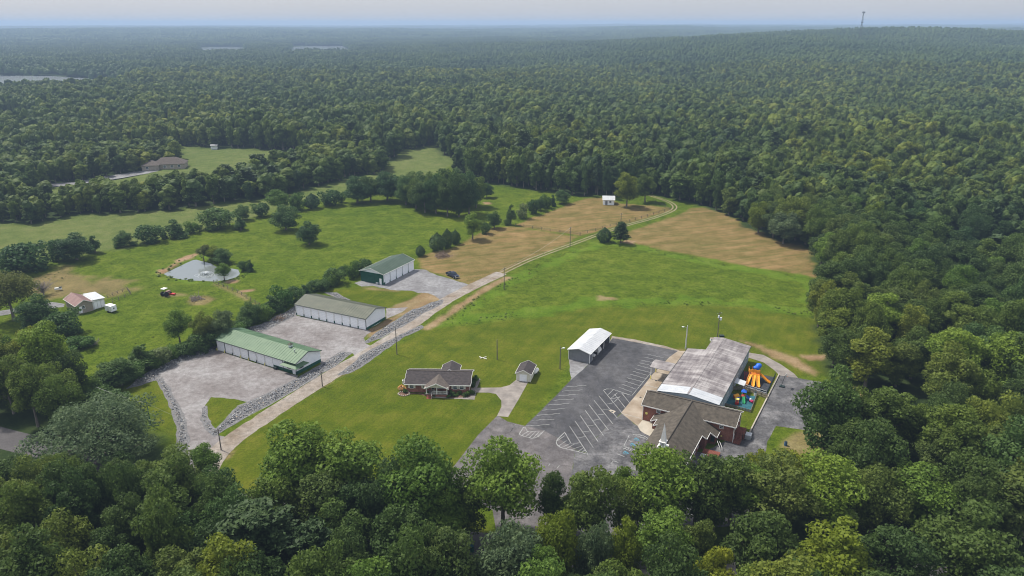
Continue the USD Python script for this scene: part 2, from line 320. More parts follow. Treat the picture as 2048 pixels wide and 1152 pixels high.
road_px = [(-260, 800), (-120, 840), (0, 876), (100, 899), (280, 955), (480, 1012), (700, 1053), (870, 1077), (970, 1092), (1300, 1125), (1700, 1140), (2200, 1165)]
road_c, ROAD = strip(road_px, 6.2)
drive_c, DRIVE = strip([(398, 985), (415, 925), (445, 890), (480, 868), (560, 815), (640, 764), (700, 727), (760, 692), (815, 656), (860, 622), (905, 593), (950, 571), (1004, 546)], 4.6)
PAD1 = Polygon(GP([(374, 920), (369, 879), (354, 825), (336, 780), (320, 757), (304, 747), (345, 728), (400, 707), (434, 700), (500, 722), (597, 752), (588, 762), (540, 785), (496, 804), (476, 800), (423, 794), (411, 810), (410, 832), (420, 855), (432, 870), (462, 876), (446, 905), (436, 950), (396, 960)])).buffer(0)
PAD2 = Polygon(GP([(592, 631), (570, 640), (525, 663), (490, 668), (600, 690), (640, 702), (642, 728), (668, 712), (700, 705), (716, 716), (745, 694), (733, 686), (727, 676), (742, 664), (733, 659)])).buffer(0)
PAD3 = Polygon(GP([(707, 566), (722, 561), (767, 569), (830, 538), (850, 540), (873, 550), (899, 557), (917, 563), (945, 572), (915, 592), (884, 602), (876, 594), (856, 587), (838, 586), (829, 582), (782, 581), (765, 576), (747, 572), (723, 573)])).buffer(0)
PAD4 = Polygon(GP([(772, 617), (817, 614), (802, 625), (774, 638)])).buffer(0)
RIP = [Polygon(GP(p)).buffer(0) for p in [
    [(425, 866), (452, 838), (478, 812), (500, 803), (545, 783), (593, 758), (642, 730), (681, 704), (701, 706), (673, 730), (634, 752), (595, 777), (540, 808), (480, 840), (440, 864), (428, 872)],
    [(677, 750), (705, 728), (722, 713), (752, 695), (800, 670), (842, 651), (846, 656), (810, 672), (768, 701), (735, 724), (700, 746)],
    [(730, 684), (752, 667), (768, 656), (800, 636), (825, 619), (840, 616), (864, 605), (885, 600), (882, 609), (846, 626), (817, 646), (758, 677), (735, 686)],
    [(257, 776), (275, 758), (312, 736), (375, 700), (408, 694), (434, 694), (425, 705), (375, 719), (320, 747), (314, 760), (290, 767)],
    [(484, 657), (521, 650), (552, 633), (569, 626), (592, 611), (592, 630), (560, 647), (525, 664), (500, 667)],
    [(314, 760), (322, 757), (337, 776), (354, 806), (368, 840), (376, 880), (374, 910), (357, 895), (354, 850), (341, 810), (325, 778)],
    [(411, 812), (406, 816), (404, 836), (413, 858), (424, 870), (433, 869), (428, 858), (415, 840)],
    [(650, 585), (672, 586), (699, 600), (685, 600)]]]
LOT = Polygon(GP([(1226, 676), (1300, 690), (1356, 702), (1339, 714), (1304, 750), (1286, 773), (1242, 826), (1275, 852), (1300, 870), (1330, 900), (1300, 1060), (1200, 1075), (1100, 1070), (1085, 1112), (985, 1100), (992, 1060), (985, 1020), (930, 992), (893, 952), (956, 870), (995, 831), (1015, 843), (1050, 852), (1100, 803), (1142, 760), (1178, 728)])).buffer(0)
LOT_OLD = Polygon(GP([(880, 940), (950, 860), (990, 828), (1016, 840), (1050, 851), (1088, 861), (1116, 876), (1150, 899), (1120, 1120), (970, 1110), (985, 1020), (925, 995)])).buffer(0).intersection(LOT)
LOT_WORN = Polygon(GP([(1150, 899), (1172, 905), (1190, 878), (1215, 852), (1234, 834), (1243, 826), (1275, 852), (1302, 870), (1330, 900), (1310, 1080), (1110, 1110), (1125, 1000)])).buffer(0).intersection(LOT).difference(LOT_OLD)
SIDE_LOT = Polygon(GP([(1558, 750), (1595, 756), (1626, 762), (1690, 770), (1700, 800), (1690, 866), (1617, 861), (1552, 852), (1535, 883), (1520, 960), (1500, 1050), (1330, 1062), (1330, 905), (1409, 904), (1455, 880), (1491, 868), (1499, 866)])).buffer(0)
APRON = Polygon(GP([(1356, 702), (1395, 702), (1395, 760), (1330, 830), (1286, 846), (1275, 852), (1242, 826), (1286, 773), (1304, 750), (1339, 714)])).buffer(0)
ENTRY = Polygon(GP([(1275, 852), (1281, 862), (1290, 868), (1304, 874), (1330, 850), (1325, 830), (1287, 838)])).buffer(0)
HDRIVE = Polygon(GP([(942, 776), (976, 775.5), (1001, 775), (1019, 770.5), (1032, 760), (1057, 763), (1039, 796), (1016, 834.5), (994, 832), (1003, 813), (1002.5, 801), (992, 788), (976, 785.4), (952.5, 785), (949, 799.5), (858, 795), (859, 791.5), (939, 794), (943, 784)])).buffer(0)
HWALK = Polygon(GP([(947, 778), (954, 760), (959, 757), (961, 759), (953, 779)])).buffer(0)
RPATH = Polygon(GP([(1490, 704), (1502, 706), (1527, 710), (1562, 729), (1589, 748), (1596, 756), (1559, 751), (1548, 740), (1527, 725), (1499, 716), (1488, 716)])).buffer(0)
CAR_PAD = Polygon(GP([(1137, 718), (1179, 727), (1142, 762), (1139, 735)])).buffer(0)
CAR_SIDE = Polygon(GP([(1219, 684), (1224, 672), (1270, 679), (1330, 692), (1360, 701), (1356, 703), (1300, 691), (1228, 677)])).buffer(0)
FARM_DRIVE = Polygon(GP([(-60, 618), (0, 622), (60, 612), (104, 604), (130, 608), (128, 614), (60, 620), (0, 632), (-60, 630)])).buffer(0)
FAR_DRIVE = Polygon(GP([(40, 372), (150, 364), (230, 350), (296, 340), (318, 342), (296, 347), (240, 357), (150, 370), (40, 380)])).buffer(0)
PAVED = [ROAD, DRIVE, PAD1, PAD2, PAD3, PAD4, LOT, SIDE_LOT, APRON, ENTRY, HDRIVE, HWALK, RPATH, CAR_PAD, CAR_SIDE, FARM_DRIVE]
BUILT = unary_union(PAVED + RIP + [Polygon(GP([(800, 740), (960, 740), (960, 800), (800, 800)])), Polygon(GP([(1280, 680), (1560, 680), (1560, 910), (1280, 910)])), Polygon(GP([(1130, 660), (1230, 660), (1230, 730), (1130, 730)]))])
track_c, TRACK = strip([(1000, 548), (1050, 523), (1100, 504), (1140, 490), (1180, 475), (1200, 467), (1250, 451), (1300, 438), (1330, 428), (1351, 419), (1352, 411), (1337, 402), (1315, 396), (1298, 390)], 3.0)
HAY = [Polygon(GP(p)).buffer(0) for p in [
    [(832, 517), (861, 505), (895, 499), (923, 487), (985, 455), (1028, 454), (1090, 463), (1151, 474), (1134, 487), (1064, 516), (1002, 549), (949, 571), (923, 566), (848, 538)],
    [(1031, 449), (1107, 421), (1169, 397), (1204, 396), (1239, 407), (1300, 410), (1340, 415), (1344, 420), (1283, 439), (1186, 466), (1160, 471), (1100, 463), (1046, 455)],
    [(1262, 482), (1250, 466), (1358, 429), (1384, 415), (1415, 417), (1459, 432), (1490, 452), (1547, 474), (1626, 496), (1624, 520), (1632, 540), (1648, 559), (1569, 544), (1503, 535), (1433, 519), (1349, 504), (1274, 491)]]]
LAWN = [Polygon(GP([(440, 905), (560, 830), (640, 780), (700, 750), (760, 712), (850, 658), (930, 650), (1010, 641), (1100, 628), (1180, 617), (1300, 612), (1400, 610), (1500, 614), (1640, 640), (1655, 750), (1400, 760), (1140, 720), (1050, 852), (900, 950), (920, 990), (985, 1060), (960, 1085), (700, 1045), (480, 1000)])).buffer(0),
        Polygon(GP([(257, 776), (314, 760), (340, 810), (355, 860), (356, 895), (310, 845)])).buffer(0), Polygon(GP([(424, 795), (476, 800), (476, 810), (451, 831), (425, 856), (411, 830), (411, 812)])).buffer(0),
        Polygon(GP([(660, 580), (723, 573), (765, 577), (829, 583), (858, 590), (840, 600), (772, 617), (700, 603)])).buffer(0), Polygon(GP([(1487, 717), (1530, 727), (1560, 752), (1500, 866), (1480, 830)])).buffer(0)]
PALE = [Polygon(GP([(-90, 470), (0, 446), (62, 449), (164, 431), (352, 419), (535, 398), (690, 361), (770, 341), (800, 302), (872, 290), (918, 324), (860, 352), (800, 360), (700, 385), (560, 418), (490, 440), (350, 472), (250, 495), (120, 520), (0, 548), (-90, 560)])).buffer(0), OPEN[1]]
STUBBLE = [Polygon(GP([(50, 560), (135, 532), (200, 565), (255, 580), (230, 590), (150, 590), (90, 600)])).buffer(0), Polygon(GP([(170, 560), (215, 555), (260, 566), (270, 578), (235, 584), (190, 572)])).buffer(0)]
DIRT = [(Polygon(GP(p)).buffer(0), a) for p, a in [
    ([(352, 520), (392, 505), (400, 509), (355, 526)], 1.0), ([(318, 540), (350, 526), (356, 530), (330, 544), (316, 548)], 1.0), ([(478, 581), (506, 577), (507, 581), (480, 584)], 1.3), ([(450, 562), (478, 559), (476, 565), (455, 567)], 1.2),
    ([(372, 600), (380, 592), (415, 590), (428, 598), (410, 608), (385, 610)], .55), ([(326, 589), (352, 586), (380, 588), (375, 592), (330, 594)], .5), ([(430, 565), (475, 583), (520, 610), (516, 613), (470, 588), (426, 568)], .6),
    ([(1198, 594), (1232, 594), (1236, 602), (1200, 602)], .7), ([(1470, 676), (1520, 690), (1590, 715), (1640, 745), (1630, 752), (1570, 722), (1500, 692)], .75), ([(1605, 712), (1650, 712), (1648, 722), (1620, 720)], .9),
    ([(1558, 880), (1600, 862), (1660, 868), (1720, 900), (1700, 935), (1640, 925), (1570, 905)], .5), ([(1712, 775), (1722, 775), (1728, 870), (1716, 870)], .8), ([(1690, 880), (1725, 905), (1760, 925), (1745, 935), (1700, 905)], .8),
    ([(740, 668), (790, 645), (860, 590), (868, 596), (800, 642), (748, 672)], .9), ([(735, 660), (774, 640), (800, 628), (818, 622), (770, 655), (740, 676)], .9), ([(848, 656), (880, 635), (950, 586), (1010, 553), (1020, 555), (960, 592), (890, 640), (855, 660)], .85),
    ([(640, 764), (700, 732), (705, 738), (650, 768), (600, 795)], .5), ([(845, 585), (880, 590), (890, 598), (800, 625), (775, 637), (775, 617)], .8), ([(442, 905), (462, 892), (470, 905), (452, 925)], 1.0), ([(1228, 677), (1310, 693), (1370, 700), (1370, 704), (1225, 680)], .5),
    ([(1250, 478), (1275, 482), (1268, 491), (1244, 487)], .9), ([(968, 404), (984, 405), (982, 409), (968, 408)], 1.0), ([(690, 1020), (715, 1015), (720, 1045), (690, 1048)], 1.0), ([(1300, 1090), (1345, 1080), (1360, 1160), (1290, 1180)], .9), ([(480, 1130), (560, 1110), (600, 1150), (560, 1190), (470, 1180)], .8),
    ([(875, 505), (910, 503), (912, 515), (880, 517)], .4), ([(730, 575), (790, 578), (800, 584), (740, 580)], .5)]]
PLAYP = [Polygon(GP([(1487, 742), (1550, 755), (1532, 790), (1484, 775), (1475, 762)])).buffer(0), Polygon(GP([(1459, 787), (1512, 793), (1500, 824), (1447, 809)])).buffer(0)]

# ------------------------------------------------------------------ ground: one sheet out to the horizon
def axis(lo, hi, step, end_lo, end_hi, growth):
    a = list(np.arange(lo, hi + .01, step)); s = step
    while a[-1] < end_hi: s *= growth; a.append(a[-1] + s)
    s = step
    while a[0] > end_lo: s *= growth; a.insert(0, a[0] - s)
    return np.array(a)
ax = axis(-150, 120, 1.0, -14000, 14000, 1.07); ay = axis(84, 330, 1.0, -2000, 15000, 1.055)
gx, gy = np.meshgrid(ax, ay); gx, gy = gx.ravel(), gy.ravel(); pts = shapely.points(gx, gy)
n1 = meshkit.fbm(np.stack([gx * .22, gy * .22, 0 * gx], -1), 4, 3) - .5
n2 = meshkit.fbm(np.stack([gx * .045, gy * .045, 0 * gx + 5], -1), 3, 4) - .5
near = (np.abs(gx) < 700) & (gy > 20) & (gy < 900)
def mask(polys, soft=1.5, wob=2.5, amount=1.0, which=near):
    m = np.zeros(len(gx)); i = np.where(which)[0]
    for p in polys:
        b = p.bounds; k = i[(gx[i] > b[0] - 8) & (gx[i] < b[2] + 8) & (gy[i] > b[1] - 8) & (gy[i] < b[3] + 8)]
        if not len(k): continue
        sd = np.where(shapely.contains_xy(p, gx[k], gy[k]), 1, -1) * shapely.distance(pts[k], p.boundary)
        m[k] = np.maximum(m[k], amount * smooth(-soft, soft, sd + n1[k] * wob * 2))
    return m
m_hay = mask(HAY, 1.2, 1.2); m_lawn = mask(LAWN, 1.0, .5); m_pale = mask(PALE, 3, 4)
m_stub = np.maximum(mask(STUBBLE, 3, 5, .75), 0)
m_dirt = np.zeros(len(gx))
for p, a in DIRT: m_dirt = np.maximum(m_dirt, np.clip(mask([p], .8, 1.6, a), 0, 1))
m_dirt = np.clip(m_dirt, 0, 1)
MEAD = Polygon(GP([(862, 652), (905, 626), (960, 590), (1010, 562), (1080, 526), (1150, 498), (1200, 484), (1262, 486), (1349, 507), (1433, 522), (1503, 538), (1569, 547), (1645, 562), (1640, 610), (1630, 636), (1500, 611), (1300, 609), (1180, 614), (1010, 638), (930, 647)])).buffer(0)
m_weed = mask([MEAD.difference(MEAD.buffer(-5.5)), POND.buffer(3.5).difference(POND)], 1.5, 5.0)
m_open = mask(OPEN, 2.5, 3); m_open = np.where(near, m_open, 0)
d_built = np.full(len(gx), 0.0); d_built[near] = shapely.distance(BUILT.union(TRACK.buffer(1)), pts[near])
rough_w = np.clip((d_built - 1.5) / 5, 0, 1) * (1 - m_lawn) * (1 - .75 * m_hay)
gz = terrain(gx, gy) + np.where(near, rough_w * (n1 * .75 + n2 * 1.0), 0)
k = np.where(near)[0]
sd = np.where(shapely.contains_xy(POND, gx[k], gy[k]), 1, -1) * shapely.distance(pts[k], POND.boundary)
gz[k] = np.where(sd > -4, gz[k] * np.clip((-sd) / 4, 0, 1) - 1.5 * smooth(-.6, 3.5, sd), gz[k])
for lk in LAKES:
    b = lk.bounds; k = np.where((gx > b[0] - 450) & (gx < b[2] + 450) & (gy > b[1] - 450) & (gy < b[3] + 450))[0]
    sd = np.where(shapely.contains_xy(lk, gx[k], gy[k]), 1, -1) * shapely.distance(pts[k], lk.boundary)
    gz[k] = np.where(sd > 0, -4.0, gz[k] * np.clip((-sd - 60) / 300, 0, 1))
nx, ny = len(ax), len(ay); ii, jj = np.meshgrid(np.arange(nx - 1), np.arange(ny - 1)); q = (jj * nx + ii).ravel()
gf = np.stack([q, q + 1, q + nx + 1, q + nx], 1)
def attr_links(names):
    n, l = {}, []
    for a in names: n[a] = ('attribute', {'attribute': a})
    return n
RP = lambda a, b, c, lo=.3, mid=.5, hi=.7: {'ramp': [(lo, a), (mid, b), (hi, c)]}
grass_nodes = {
    'g': ('geometry', {}), 'fine': ('noise_texture', {'scale': 2.2, 'detail': 3.0, 'roughness': .65}), 'med': ('noise_texture', {'scale': .16, 'detail': 6.0, 'roughness': .62}),
    'big': ('noise_texture', {'scale': .022, 'detail': 4.0, 'roughness': .55}),
    'clump': ('noise_texture', {'scale': .55, 'detail': 4.0, 'roughness': .7}),
    'mow': ('mapping', {'rotation': (0, 0, -math.atan2(*(G(820, 650) - G(480, 868))[::-1])), 'scale': (1.0, 1.0, 1.0)}), 'st1': ('mapping', {'scale': (.02, .62, 1.0)}), 'wv': ('noise_texture', {'scale': 1.0, 'detail': 3.0, 'roughness': .6}),
    'mow2': ('mapping', {'rotation': (0, 0, math.radians(-20)), 'scale': (1.0, 1.0, 1.0)}), 'st2': ('mapping', {'scale': (.05, .38, 1.0)}), 'wv2': ('noise_texture', {'scale': 1.0, 'detail': 4.0, 'roughness': .65, 'distortion': .6}),
    'pasture': ('rgb_ramp', RP((.051, .084, .008), (.076, .112, .010), (.107, .139, .019))),
    'pale': ('rgb_ramp', RP((.078, .108, .029), (.102, .130, .038), (.132, .148, .054))),
    'lawn': ('rgb_ramp', RP((.056, .083, .008), (.079, .103, .009), (.115, .124, .017))),
    'hay': ('rgb_ramp', RP((.122, .102, .034), (.176, .130, .056), (.232, .168, .080))),
    'stub': ('rgb_ramp', RP((.131, .107, .049), (.189, .139, .074), (.230, .164, .090))),
    'dirt': ('rgb_ramp', RP((.192, .120, .068), (.264, .176, .112), (.336, .240, .168))),
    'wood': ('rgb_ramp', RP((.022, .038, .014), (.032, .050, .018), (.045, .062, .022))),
    'weedy': ('rgb_ramp', RP((.062, .113, .010), (.086, .141, .012), (.116, .164, .023))), 'zc': ('attribute', {'attribute': 'zone_c'}), 'sc': ('separate_color', {}), 'mw': ('mix', {}),
    'mp_': ('mix', {}), 'ml': ('mix', {}), 'mh': ('mix', {}), 'ms': ('mix', {}), 'md': ('mix', {}), 'mo': ('mix', {}),
    'za': ('attribute', {'attribute': 'zone_a'}), 'zb': ('attribute', {'attribute': 'zone_b'}), 'sa': ('separate_color', {}), 'sb': ('separate_color', {}),
    'rw': ('rgb_ramp', {'ramp': [(.36, (.88, .93, .85)), (.64, (1.10, 1.06, 1.07))]}), 'rw2': ('rgb_ramp', {'ramp': [(.34, (.72, .84, .64)), (.66, (1.22, 1.12, 1.18))]}),
    'xl': ('mix', {'mix_type': 'multiply', 'fac': 1.0}), 'xh': ('mix', {'mix_type': 'multiply', 'fac': 1.0}),
    'rf': ('rgb_ramp', {'ramp': [(.25, (.70, .72, .66)), (.75, (1.26, 1.24, 1.2))]}), 'xf': ('mix', {'mix_type': 'multiply', 'fac': 1.0}),
    'rc': ('rgb_ramp', {'ramp': [(.32, (.62, .70, .55)), (.55, (1.08, 1.06, 1.0))]}), 'xc': ('mix', {'mix_type': 'multiply', 'fac': 1.0}),
    'rb': ('rgb_ramp', {'ramp': [(.3, (.86, .92, .86)), (.7, (1.14, 1.07, 1.14))]}), 'xb': ('mix', {'mix_type': 'multiply', 'fac': 1.0}),
    'bp': ('bump', {'strength': .8, 'distance': .25}), 'p': ('principled_bsdf', {'roughness': 1.0, 'specular_ior_level': .05})}
L = [('g.position', f'{n}.vector') for n in ('fine', 'med', 'big', 'clump', 'mow', 'mow2')] + [('mow.vector', 'st1.vector'), ('st1.vector', 'wv.vector'), ('mow2.vector', 'st2.vector'), ('st2.vector', 'wv2.vector')]
L += [('med.fac', f'{n}.fac') for n in ('pasture', 'pale', 'lawn', 'hay', 'stub', 'dirt', 'wood')]
L += [('za.color', 'sa.color'), ('zb.color', 'sb.color'), ('wv.fac', 'rw.fac'), ('wv2.fac', 'rw2.fac'), ('lawn.color', 'xl.color1'), ('rw.color', 'xl.color2'), ('hay.color', 'xh.color1'), ('rw2.color', 'xh.color2'),
      ('clump.fac', 'rc.fac'), ('pasture.color', 'xc.color1'), ('rc.color', 'xc.color2'),
      ('xc.color', 'mp_.color1'), ('pale.color', 'mp_.color2'), ('sa.b', 'mp_.fac'), ('mp_.color', 'ml.color1'), ('xl.color', 'ml.color2'), ('sa.g', 'ml.fac'),
      ('ml.color', 'mh.color1'), ('xh.color', 'mh.color2'), ('sa.r', 'mh.fac'), ('mh.color', 'ms.color1'), ('stub.color', 'ms.color2'), ('sb.r', 'ms.fac'),
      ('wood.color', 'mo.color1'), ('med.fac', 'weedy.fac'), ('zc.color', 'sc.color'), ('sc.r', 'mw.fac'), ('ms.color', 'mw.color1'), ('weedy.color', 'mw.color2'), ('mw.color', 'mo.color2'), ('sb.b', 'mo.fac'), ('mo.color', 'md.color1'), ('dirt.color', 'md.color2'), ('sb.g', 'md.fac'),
      ('md.color', 'xf.color1'), ('fine.fac', 'rf.fac'), ('rf.color', 'xf.color2'), ('xf.color', 'xb.color1'), ('big.fac', 'rb.fac'), ('rb.color', 'xb.color2'), ('xb.color', 'p.base_color'),
      ('fine.fac', 'bp.height'), ('bp.normal', 'p.normal')]
MAT['grassland'] = usdkit.material(stage, '/World/Looks/grassland', grass_nodes, L, surface='p.BSDF')
gm = usdkit.mesh(stage, '/World/ground', (np.column_stack([gx, gy, gz]), gf), MAT['grassland'], smooth=True)
data(gm.GetPrim(), kind='structure')
pv = UsdGeom.PrimvarsAPI(gm)
for nm, c in (('zone_a', (m_hay, m_lawn, m_pale)), ('zone_b', (m_stub, m_dirt, m_open)), ('zone_c', (m_weed, m_weed, m_weed))):
    pv.CreatePrimvar(nm, Sdf.ValueTypeNames.Color3fArray, 'vertex').Set(Vt.Vec3fArray.FromNumpy(np.stack(c, 1).astype(np.float32)))

# water
MAT['water'] = usdkit.material(stage, '/World/Looks/water', {'g': ('geometry', {}), 'n': ('noise_texture', {'scale': 1.6, 'detail': 3.0}), 'b': ('bump', {'strength': .25, 'distance': .05}),
    'p': ('principled_bsdf', {'base_color': (.165, .185, .185), 'roughness': .08, 'specular_ior_level': .9})}, [('g.position', 'n.vector'), ('n.fac', 'b.height'), ('b.normal', 'p.normal')], surface='p.BSDF')
MAT['lake_water'] = usdkit.material(stage, '/World/Looks/lake_water', {'p': ('principled_bsdf', {'base_color': (.42, .45, .47), 'roughness': .05, 'specular_ior_level': 1.0})}, surface='p.BSDF')
sheet('pond', POND.buffer(2.0), -.42, 'water')
for lk in LAKES: sheet('lake', lk, -.8, 'lake_water')

# paved sheets, each a little above the one below
sheet('road', ROAD, .012, 'road_asphalt')
sheet('gravel_lot', wobble(PAD1, .5, .9, 2), .016, 'gravel')
sheet('gravel_lot', wobble(PAD2, .5, .9, 3), .016, 'gravel')
sheet('gravel_lot', wobble(PAD3, .8, .9, 4, .35), .016, 'gravel_grey')
sheet('gravel_lot', wobble(PAD4, .6, .9, 5), .016, 'gravel')
sheet('gravel_drive', wobble(DRIVE, .35, .8, 6), .024, 'gravel_tan')
for k_, off in ((0, -.85), (1, .85)):
    t_ = LineString(track_c).parallel_offset(abs(off), 'left' if off < 0 else 'right'); sheet('dirt_track', wobble(t_.buffer(.33, cap_style=2), .16, .7, 8 + k_), .020, 'track_dirt')
sheet('farm_drive', wobble(FARM_DRIVE, .5, .9, 12), .016, 'gravel_grey'); sheet('house_drive', FAR_DRIVE, .10, 'gravel_grey')
lot = UsdGeom.Xform.Define(stage, '/World/parking_lot').GetPrim(); data(lot, kind='structure')
sheet('new_asphalt', wobble(LOT.difference(LOT_OLD).difference(LOT_WORN), .12, .8, 20), .016, 'asphalt_new', lot)
sheet('old_asphalt', LOT_OLD, .020, 'asphalt_old', lot); sheet('worn_asphalt', wobble(LOT_WORN, .5, .9, 21), .0245, 'asphalt_worn', lot)
sheet('asphalt_lot', wobble(SIDE_LOT, .15, .9, 22), .018, 'asphalt_worn')
sheet('concrete_apron', APRON, .028, 'stained_concrete'); sheet('entry_path', ENTRY, .034, 'pale_concrete')
sheet('house_driveway', HDRIVE, .028, 'concrete'); sheet('side_path', HWALK, .034, 'concrete')
sheet('concrete_path', RPATH, .026, 'concrete'); sheet('gravel_apron', wobble(CAR_PAD, .4, .8, 23), .012, 'gravel_grey'); sheet('gravel_verge', wobble(CAR_SIDE, .25, .8, 24), .012, 'gravel_tan')
RIPU = unary_union(RIP); sheet('riprap_bed', wobble(RIPU.buffer(.3), .4, .8, 30), .03, 'riprap_base')

# painted lines: picture coordinates of two close looks at the lot
def A(x, y): return 1020 + x / 5.76, 760 + y / 5.76
def B(x, y): return 1100 + x / 3.657, 620 + y / 3.657
def line_mesh(pts, w=.10): return LineString([tuple(G(*p)) for p in pts]).buffer(w / 2, cap_style=2, join_style=2)
lines = [[A(*a), A(*b)] for a, b in [((560, 185), (785, 165)), ((500, 235), (735, 220)), ((440, 290), (680, 272)), ((370, 350), (630, 330)), ((310, 408), (575, 388)), ((250, 467), (515, 452)), ((185, 530), (455, 515)), ((600, 130), (835, 115)), ((650, 82), (880, 62)),
    ((1025, 185), (1235, 440)), ((968, 235), (1185, 508)), ((912, 288), (1132, 575)), ((862, 345), (1075, 640)), ((808, 410), (1015, 712)), ((750, 475), (960, 782)), ((688, 535), (900, 858)), ((1075, 120), (1290, 380)), ((1205, 165), (1335, 330)), ((1285, 150), (1385, 275)),
    ((780, 665), (865, 655)), ((840, 597), (925, 588)), ((895, 528), (985, 518)), ((955, 465), (1035, 458)), ((1010, 405), (1085, 398)), ((1065, 345), (1145, 335)), ((1110, 280), (1200, 262)), ((1160, 220), (1260, 200)), ((1400, 180), (1290, 150)),
    ((1300, 785), (1475, 845)), ((1310, 762), (1485, 822)), ((1240, 855), (1320, 885)), ((1370, 700), (1412, 714)), ((1300, 785), (1372, 640)), ((58, 515), (5, 598)), ((1165, 960), (1195, 932)), ((1195, 932), (1250, 955)), ((540, 1020), (570, 985)), ((460, 965), (445, 990))]]
lines += [[B(*a), B(*b)] for a, b in [((505, 565), (600, 602)), ((525, 543), (630, 580)), ((545, 520), (660, 556)), ((565, 497), (682, 527)), ((587, 470), (700, 503)), ((605, 448), (715, 480)), ((622, 430), (735, 458)), ((640, 405), (745, 432)), ((655, 388), (745, 408)), ((668, 368), (750, 385)), ((690, 345), (790, 368)), ((715, 325), (830, 350)), ((600, 625), (742, 455)),
    ((700, 550), (800, 575)), ((525, 757), (668, 795))]] + [[(1031, 848.5), (1021, 863.5)]]
for l in lines: sheet('parking_line', line_mesh(l), .042, 'line_paint', lot)
def hatch(outline, name='hatched_island', closed=False, n=7, tri=None):
    m = [line_mesh(outline, .13)]
    if tri: m += [line_mesh([a, b], .09) for a, b in tri]
    sheet(name, unary_union(m), .042, 'line_paint', lot)
hatch([A(*p) for p in [(172, 545), (155, 545), (105, 628), (165, 652), (245, 672), (285, 670), (330, 650), (395, 583)]], tri=[(A(*a), A(*b)) for a, b in [((172, 545), (205, 600)), ((205, 600), (330, 590)), ((140, 635), (215, 590)), ((180, 652), (260, 592)), ((225, 665), (300, 592)), ((270, 668), (340, 592)), ((310, 655), (360, 605))]])
hatch([A(*p) for p in [(705, 735), (630, 603), (545, 685), (532, 720), (545, 750), (580, 778), (620, 790), (700, 808), (900, 858)]], tri=[(A(*a), A(*b)) for a, b in [((705, 735), (810, 725)), ((560, 762), (650, 700)), ((590, 782), (690, 735)), ((640, 796), (740, 740)), ((700, 808), (830, 760)), ((780, 830), (855, 775)), ((820, 840), (870, 802)), ((855, 848), (885, 828)), ((545, 700), (635, 640))]])
hatch([A(*p) for p in [(1075, 120), (1110, 105), (1170, 105), (1250, 130), (1400, 180)]], tri=[(A(*a), A(*b)) for a, b in [((1120, 180), (1190, 112)), ((1160, 215), (1235, 150)), ((1200, 255), (1270, 190))]])
hatch([A(*p) for p in [(1415, 632), (1445, 627), (1480, 628), (1540, 645), (1590, 675)]], tri=[(A(*a), A(*b)) for a, b in [((1445, 640), (1590, 690)), ((1490, 650), (1520, 638)), ((1530, 668), (1560, 655))]])
hatch([A(*p) for p in [(1310, 762), (1300, 785)]], tri=[(A(1310 + 30 * i, 800 - 2 * i + i * 11), A(1345 + 30 * i, 776 + 8 * i)) for i in range(5)])
for x, y in ((1453, 680), (1408, 742), (1330, 835)):
    c = G(*A(x, y)); s = [Point(c[0], c[1] + .35).buffer(.16), LineString([(c[0], c[1] + .3), (c[0], c[1] - .1), (c[0] + .4, c[1] - .1), (c[0] + .55, c[1] - .5)]).buffer(.09), Point(c[0], c[1] - .2).buffer(.5).difference(Point(c[0], c[1] - .2).buffer(.36))]
    sheet('wheelchair_symbol', unary_union(s), .042, 'blue_paint', lot)
c0 = [G(*B(*p)) for p in [(428, 735), (450, 730), (482, 742), (462, 758)]]; sheet('drain_surround', Polygon(c0), .046, 'pale_concrete', lot)
for x, y in ((456, 744), (775, 518), (662, 640)):
    c = G(*B(x, y)); m = MB(); m.tube((c[0], c[1], .03), (c[0], c[1], .06), .26, .26, 10); m.build('drain_grate', 'wire_dark', lot)

